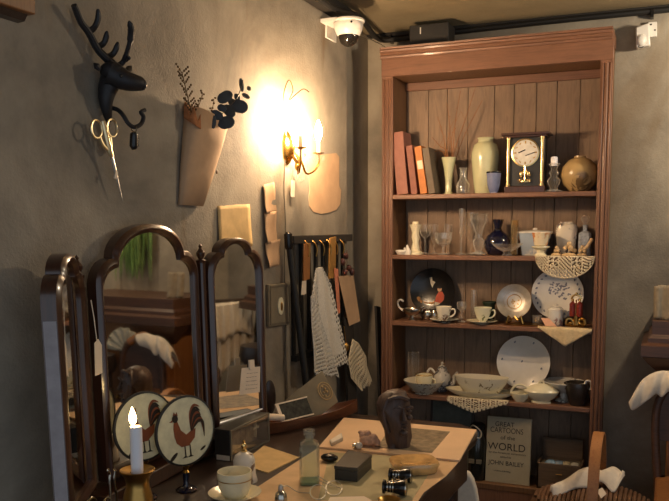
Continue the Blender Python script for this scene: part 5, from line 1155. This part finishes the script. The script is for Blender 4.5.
# ---- rooster discs
def rooster(b, R, mi, mi2, z=.0045):
    k = R
    disc_poly(b, [(-.30*k, -.28*k), (-.16*k, -.40*k), (.06*k, -.40*k), (.26*k, -.22*k), (.30*k, .02*k), (.16*k, -.02*k), (.0, -.10*k), (-.16*k, .04*k), (-.26*k, .30*k), (-.36*k, .30*k), (-.38*k, .10*k), (-.36*k, -.10*k)], z, mi2)
    disc_poly(b, blob(-.32*k, .36*k, .09*k, .10*k), z+.0008, mi); disc_poly(b, [(-.40*k, .34*k), (-.50*k, .30*k), (-.40*k, .28*k)], z, mi2)
    disc_poly(b, [(-.38*k, .44*k), (-.34*k, .54*k), (-.30*k, .47*k), (-.25*k, .53*k), (-.23*k, .42*k)], z, mi2)
    for j in range(8):
        mid_ = bez([(.16, -.02, 0), (.16+.03*j, .40-.03*j, 0), (.28+.035*j, .62-.07*j, 0), (.46+.012*j, .56-.115*j, 0)], 5); n_ = len(mid_)
        L_, R2 = [], []
        for i, p in enumerate(mid_):
            tg_ = (mid_[min(i+1, n_-1)]-mid_[max(0, i-1)]).normalized(); w_ = .042*math.sin(PI*min(1, (i+1.5)/(n_+1)))
            L_.append(((p.x-tg_.y*w_)*k, (p.y+tg_.x*w_)*k)); R2.append(((p.x+tg_.y*w_)*k, (p.y-tg_.x*w_)*k))
        disc_poly(b, L_+R2[::-1], z+.0004*j, mi if j % 3 else mi2)
    for x in (-.08, .08): disc_poly(b, [(x*k, -.38*k), (x*k+.03*k, -.38*k), (x*k+.05*k, -.66*k), (x*k+.12*k, -.70*k), (x*k-.08*k, -.70*k), (x*k+.01*k, -.65*k)], z, mi)
    disc_poly(b, blob(-.42*k, -.62*k, .16*k, .05*k, 10, 0, .7), z, mi); disc_poly(b, blob(.5*k, -.55*k, .10*k, .03*k, 10, 0, .5), z, mi)
def rdisc(u, v, vb, rpx, nx, label, glabel, hidden=False):
    c = atX(u, v, nx); s = mpp(c); R = rpx*s
    base = Vector((c.x, c.y, Z0))
    t = thing('rooster_disc', label, 'hand mirror', base, None, 'rooster discs before the mirror')
    n_ = Vector((.93, -.36, .06)).normalized(); q = n_.to_track_quat('Z', 'Y').to_matrix()
    hz = c.z-Z0
    b = B().lathe([(R*.985, 0), (R*.985, .004), (0, .0042)], 44, 0, (0, 0, 0)); rooster(b, R*1.12, 1, 2)
    d = build('disc', b, [simple('rooster_ground', (206, 202, 172), .25), simple('rooster_black', (40, 32, 28), .4), simple('rooster_red_brown', (122, 66, 40), .4)], t, loc=(0, 0, hz)); d.rotation_euler = q.to_euler()
    rim = build('rim', B().lathe([(R*.97, -.002), (R*1.03, -.001), (R*1.03, .005), (R*.97, .0065)], 44, 0, cap0=False, cap1=False), 'blackm', t, loc=(0, 0, hz)); rim.rotation_euler = q.to_euler()
    rz = hz-R
    build('stem', B().lathe([(.005, rz-.002), (.010, rz-.006), (.006, rz-.016), (.010, rz-.022), (.006, max(.028, rz-.03))], 16), 'oldbrass', t, label='aged brass stem')
    build('foot', B().lathe([(.028, 0), (.030, .003), (.024, .008), (.012, .012), (.008, .020), (.010, max(.03, rz-.024)), (.004, max(.031, rz-.022))], 20), 'blueg', t, label='dark blue glass foot')
rdisc(185, 430.5, 497, 34.5, -1.20, 'rooster-painted round hand mirror on a stand, right of the candle', '')
rdisc(144, 426, 490, 34, -1.265, 'rooster-painted round hand mirror standing behind the candle', '')
# silver scissors standing by the mirror
s9 = mpp(atX(108, 490, -1.22)); ts = thing('sugar_tongs', 'thin silver tongs standing with curled tips left of the candle', 'tongs', Vector((atX(108, 490, -1.22).x, atX(108, 490, -1.22).y, Z0)))
def tq(u, v): return atX(u, v, -1.22)
for u0, u1 in ((110.5, 109.5), (116.5, 114.5)):
    build('arm', B().tube(bez([tq(u0-1, 520), tq(u0, 500), tq(u1, 480), tq(u1+.4, 474), tq(u1+(-2 if u1 < 112 else 1), 470.5), tq(u1+(-.5 if u1 < 112 else -.5), 469.5)], 5), 1.1*s9, 7), 'silver', ts, world=True)
for u in (91.5, 107): build('loop', B().tube([tq(u, 505)+Vector((0, math.cos(t)*7*s9, math.sin(t)*7*s9)) for t in [2*PI*k/20 for k in range(20)]], 1.1*s9, 7, 0, True), 'silver', ts, world=True)
build('base', B().span((-.03, -.035, 0), (.03, .035, .004)), 'silver', ts)
# ------------------------------------------------------------------ chair between table and bookcase
wc = thing('round_back_chair', 'chair with a white rounded back standing beyond the right end of the table', 'chair', (-.52, 3.05, 0))
cp_ = lambda u, v: atX(u, v, -.50)
bx_ = -.50
tops = [atY(456, 500, 2.98), atY(478, 500, 2.98)]
cy = 2.98
o = [atY(u, v, cy) for u, v in [(456, 520), (455, 500), (456, 488), (459, 477), (464, 471), (469, 473), (473, 480), (476, 490), (478, 502), (479, 520)]]
build('backrest', B().prism(o, (0, .03, 0)), 'linen', wc, world=True, bevel=.008)
zc = o[0].z
build('seat', B().lathe([(.0, .36), (.15, .36), (.16, .38), (.15, .405), (.0, .41)], 28, 0, (.0, -.14, 0)), 'darkw', wc)
for x, y in ((-.10, -.04), (.10, -.04), (-.10, -.24), (.10, -.24)): build('leg', B().tube([(x, y, 0), (x*.9+.002, y*.9-.01, .37)], [.014, .02], 8), 'darkw', wc)
for x in (-.09, .11):
    build('back_post', B().tube([(x*.6, -.05, .37), (x*.55, -.05, zc+.02)], .012, 8), 'darkw', wc)
# ------------------------------------------------------------------ furniture at the right, seen direct and in the mirrors
sd = thing('dark_sideboard', 'tall dark wooden sideboard with a heavy cornice at the right edge', 'sideboard', (.5, 3.75, 0))
def sp2(n, b, m='walnut', **k): return build(n, b, m, sd, world=True, **k)
YS = 3.58
cp = [(-.02, .950), (-.085, .955), (-.085, 1.0), (-.06, 1.012), (-.06, 1.03), (-.045, 1.045), (-.045, 1.10), (.0, 1.10)]
def loop(z, e): return [(.03-e*-1 if False else .0+e, YS+e if False else YS-(-e)*1 if False else YS+e, z), (1.05-e, YS+e, z), (1.05-e, YB, z), (.0+e, YB, z)]
sp2('cornice', B().rings([loop(z, e+.06) if False else [(.0+e, YS+e, z), (.74-e, YS+e, z), (.74-e, YB-.002, z), (.0+e, YB-.002, z)] for e, z in cp]))
sp2('body', B().span((.03, YS+.04, 0), (.73, YB-.002, .952)), 'brownw', bevel=.004)
sp2('corbel', B().rings([[(x0, y0, z), (x1, y0, z), (x1, YS+.05, z), (x0, YS+.05, z)] for z, x0, x1, y0 in ((.84, .02, .10, YS+.03), (.862, .0, .12, YS+.01), (.885, -.02, .15, YS-.02), (.92, -.055, .20, YS-.06), (.952, -.08, .23, YS-.08))]))
for x0, x1 in ((.06, .37), (.39, .70)):
    d = sp2('door', B().span((x0, YS+.025, .06), (x1, YS+.04, .84)), 'brownw', bevel=.006); build('knob', B().ell(((x1-.04 if x0 < .2 else x0+.04), YS+.015, .5), .014), 'oldbrass', d, world=True)
solo('folded_linens', B().grid(lambda i, j: Vector((-.035+.075*i, YS+.03+.06*math.sin(i*5)*.2+.02*j, 1.101+.14*j+.004*math.sin(i*25+j*3))), 24, 10), simple('grey_cloth', (140, 130, 112), .9), 'greyish pleated cloth standing on top of the sideboard at the right edge', 'cloth', (.0, YS+.05, 1.10), world=True, solid=.03)
# the chair in front of it with a white cloth over its back
cx_, cy_ = .10, 3.47
rc = thing('draped_chair', 'wooden chair at the right edge with a white cloth over its back', 'chair', (cx_, cy_, 0))
pL = [atY(u, v, cy_) for u, v in [(659, 530), (657.5, 480), (655.5, 440), (656.5, 410), (664, 392), (676, 381)]]
hi = pL[-1].z
build('back_post', B().tube(bez(pL, 6), [.017]*26+[.02]*5, 10), 'walnut', rc, world=True)
pr_ = [Vector((2*cx_+.06-p.x, p.y, p.z)) for p in pL]
build('back_post', B().tube(bez(pr_, 6), [.017]*26+[.02]*5, 10), 'walnut', rc, world=True)
build('crest_rail', B().tube(bez([pL[-1]+Vector((-.01, 0, -.01)), Vector((cx_+.03, cy_+.02, hi+.03)), pr_[-1]+Vector((.01, 0, -.01))], 8), .024, 10), 'brownw', rc, world=True)
build('back_panel', B().prism([pL[3], pL[4], pL[5], Vector((cx_+.03, cy_, hi+.02)), pr_[5], pr_[4], pr_[3], pr_[2], pL[2]], (0, .012, 0)), 'walnut', rc, world=True)
build('seat', B().span((pL[1].x-.01, cy_-.40, .42), (pr_[1].x+.01, cy_+.03, .46)), 'brownw', rc, world=True, bevel=.012)
for x in (pL[0].x, pr_[0].x):
    build('leg', B().tube([(x, cy_, 0), (x, cy_, .46)], .018, 8), 'brownw', rc, world=True); build('leg', B().tube([(x, cy_-.36, 0), (x, cy_-.36, .42)], .018, 8), 'brownw', rc, world=True)
C1 = [atY(u, v, cy_-.035) for u, v in [(629, 402), (632, 410), (640, 406), (650, 398), (656, 394), (662, 397), (669, 391), (692, 388)]]
C0 = [atY(u, v, cy_-.02) for u, v in [(637, 388), (642, 381), (648, 376), (656, 372.5), (663, 371), (669, 371.5), (686, 370), (704, 375)]]
a_, c_ = bez(C0, 6), bez(C1, 6)
def dfn(i, j):
    k = i*(len(a_)-1); n0 = min(int(k), len(a_)-2); t = k-n0
    p, q_ = a_[n0].lerp(a_[n0+1], t), c_[n0].lerp(c_[n0+1], t)
    if j < .4: e = 1-j/.4; return p+Vector((0, .07*e, -.10*e*e+.006*math.sin(i*20)*e))
    e = (j-.4)/.6; return p.lerp(q_, e)+Vector((0, -.012*math.sin(PI*e)-.006*math.sin(i*18), 0))
solo('white_cloth', B().grid(dfn, 40, 16), 'linen', 'white cloth draped over the chair back at the right edge', 'cloth', a_[20], world=True, solid=.004)
# shell dish and dark bolster seen in the centre mirror
so = thing('shell_dish', 'large pale fluted shell dish leaning on the sideboard front', 'dish', (.29, YS-.045, .79))
def shf(i, j):
    a = PI*(.02+.96*i); r_ = .14*j*(1+.025*math.cos(i*PI*14)*j); return Vector((r_*math.cos(a)*.95, -.03*math.sin(PI*j*.5)+.006*math.cos(i*PI*14)*j, r_*math.sin(a)))
build('shell', B().grid(shf, 56, 10), simple('shell_white', (196, 192, 172), .35), so, solid=.004); build('base', B().span((-.05, -.02, -.79), (.05, .03, .004)), 'darkw', so, bevel=.004)
st = thing('upholstered_stool', 'dark stool with a rounded cushion in front of the sideboard', 'stool', (.42, 3.40, 0))
build('cushion', B().lathe([(.0, .68), (.11, .68), (.125, .72), (.115, .78), (.0, .80)], 28), simple('dark_leather', (52, 44, 42), .35), st)
for k in range(4): build('leg', B().tube([(.10*math.cos(k*PI/2+.7), .10*math.sin(k*PI/2+.7), 0), (.08*math.cos(k*PI/2+.7), .08*math.sin(k*PI/2+.7), .69)], .016, 8), 'darkw', st)
# hanging green plant on the wall above the sideboard
pl = thing('trailing_plant', 'trailing green grassy plant hanging on the wall above the sideboard', 'plant', (.55, YB-.06, 1.50))
build('pot', B().lathe([(.03, -.03), (.045, 0), (.055, .07), (.048, .07), (.04, .01), (0, 0)], 20), simple('brown_pot', (96, 74, 56), .6), pl)
lfm = simple('grass_green', (104, 138, 74), .6, 0, .3, 30)
for k in range(110):
    a = random.uniform(0, 2*PI); r_ = random.uniform(.03, .13); L = random.uniform(.2, .40)
    d = Vector((math.cos(a)*1.2, min(.2, math.sin(a)*.5) if math.sin(a) > 0 else math.sin(a)*.6, 0))
    build('leaf', B().tube(bez([Vector((0, 0, .06)), d*r_*.6+Vector((0, 0, .12)), d*r_*.95+Vector((0, 0, .02)), d*r_+Vector((random.uniform(-.02, .02), 0, .06-L))], 3), [.003]*3+[.0045]*5+[.0034, .001], 4), lfm, pl)
# cream throw on a wooden towel stand, seen in the right wing
tw_ = thing('towel_stand', 'dark wooden towel stand with a rail beyond the sideboard', 'stand', (.88, 3.46, 0))
for y in (3.28, 3.66): build('post', B().tube([(.88, y, .02), (.88, y, 1.02)], .014, 8).span((.76, y-.02, 0), (1.0, y+.02, .03)), 'darkw', tw_, world=True)
build('rail', B().tube([(.88, 3.27, 1.0), (.88, 3.67, 1.0)], .012, 8), 'darkw', tw_, world=True)
def cf(i, j):
    a = (j-.35)*3.2; e = .014*math.sin(i*34+j*2)+.006*math.sin(i*61)
    return Vector((.88+(.022 if j > .35 else -.022)*(1 if abs(j-.35) > .04 else (j-.35)/.04)+e*min(1, abs(j-.35)*5), 3.31+.32*i+.03*math.sin(j*3)*(i-.5), 1.018-.46*abs(j-.35)/.65*(1+.1*math.sin(i*7))))
solo('cream_throw', B().grid(cf, 60, 24), 'linen', 'cream pleated throw hanging over the wooden towel stand', 'cloth', (.88, 3.46, .56), world=True, solid=.003)
# ------------------------------------------------------------------ wicker basket in the foreground
yb = 3.28
bc = onshelf(593, yb, .36)
ba = thing('wicker_basket', 'lidded wicker basket with a tall hooped handle on the floor at the right', 'basket', (bc.x, yb, 0))
wk = wood('wicker', (84, 58, 40), (118, 84, 58), .7, 6, 2)
s = mpp(bc); RX = 57*s; RYY = .17
b = B()
for k in range(9):
    z = .02+k*.042; e = .80+.2*(k/8)**.8
    b.tube([(RX*e*math.cos(t), RYY*e*math.sin(t), z+.004*math.sin(t*24+k*PI)) for t in [2*PI*i/48 for i in range(48)]], .0185, 6, 0, True)
b.lathe([(RX*.78, .006), (RX*.78, .012)], 40, 0, (0, 0, 0), None, 1, RYY/RX)
build('body', b, wk, ba)
b = B(); nr = 27
for k in range(nr):
    x = -RX*.97+2*RX*.97*k/(nr-1); w = RYY*math.sqrt(max(.02, 1-(x/RX)**2)); cr = .055*(1-(x/RX)**2)
    b.tube([(x, w*math.cos(t), .386+cr*math.sin(t)) for t in [PI*i/10 for i in range(11)]], RX/nr*.92, 7)
build('lid', b, wk, ba)
hp_ = []
ztop = atY(594, 433, yb).z
for k in range(17):
    t = PI*k/16; hp_.append(Vector((.006+.010*math.cos(t*.5), RYY*1.02*math.cos(t), .20+(ztop-.20)*math.sin(t)**.62)))
R_ = []
for i, p in enumerate(hp_):
    tg_ = (hp_[min(i+1, 16)]-hp_[max(i-1, 0)]).normalized(); nrm = Vector((1, 0, 0)).cross(tg_)
    R_.append([p+Vector((dx_*5.2*s, 0, 0))+nrm*dy_ for dx_, dy_ in ((-1, -.005), (1, -.005), (1, .005), (-1, .005))])
build('handle', B().rings(R_), wood('honey_handle', (150, 98, 56), (178, 122, 72), .5, 5, 1), ba, bevel=.002, label='honey-coloured bent handle')
cpx = [onplane(u, v, Vector((bc.x, yb-.02, .455)), Vector((0, -.55, .8)).normalized()) for u, v in [(551, 491), (560, 483), (575, 473), (594, 469), (604, 470), (614, 469), (624.5, 474)]]
cpb = [onplane(u, v, Vector((bc.x, yb-.02, .455)), Vector((0, -.55, .8)).normalized()) for u, v in [(553, 494), (566, 493), (582, 487), (595, 483), (605, 484), (615, 490), (623, 477)]]
a2, c2 = bez(cpx, 6), bez(cpb, 6)
def cfn(i, j):
    k = i*(len(a2)-1); n0 = min(int(k), len(a2)-2); t = k-n0
    return a2[n0].lerp(a2[n0+1], t).lerp(c2[n0].lerp(c2[n0+1], t), j)+Vector((0, -.01, .020*math.sin(PI*j)+.008*math.sin(i*17+j*4)))
solo('basket_cloth', B().grid(cfn, 40, 12), 'linen', 'white cloth folded over the basket lid under the handle', 'cloth', (bc.x, yb-.05, .45), world=True, solid=.012)
tp3 = [onplane(u, v, Vector((bc.x, yb-.13, .43)), Vector((0, -.8, .6)).normalized()) for u, v in [(597, 491), (602, 487.5), (606.5, 494), (601, 498.5)]]
solo('basket_tag', B().prism(tp3, (0, .001, .0005)), 'card', 'small white tag tied to the basket handle', 'tag', tp3[0], world=True)
# ------------------------------------------------------------------ light
def plight(n, loc, col, en, r):
    l = bpy.data.lights.new(n, 'POINT'); l.energy = en; l.color = col; l.shadow_soft_size = r; o = bpy.data.objects.new(n, l); COL.objects.link(o); o.location = loc; return o
plight('room_lamp', (.55, 3.35, 2.26), (1, .82, .60), 36, .05)
w = bpy.data.worlds.new('daylight'); SC.world = w; w.use_nodes = True
w.node_tree.nodes['Background'].inputs[0].default_value = (.78, .88, 1, 1); w.node_tree.nodes['Background'].inputs[1].default_value = .62
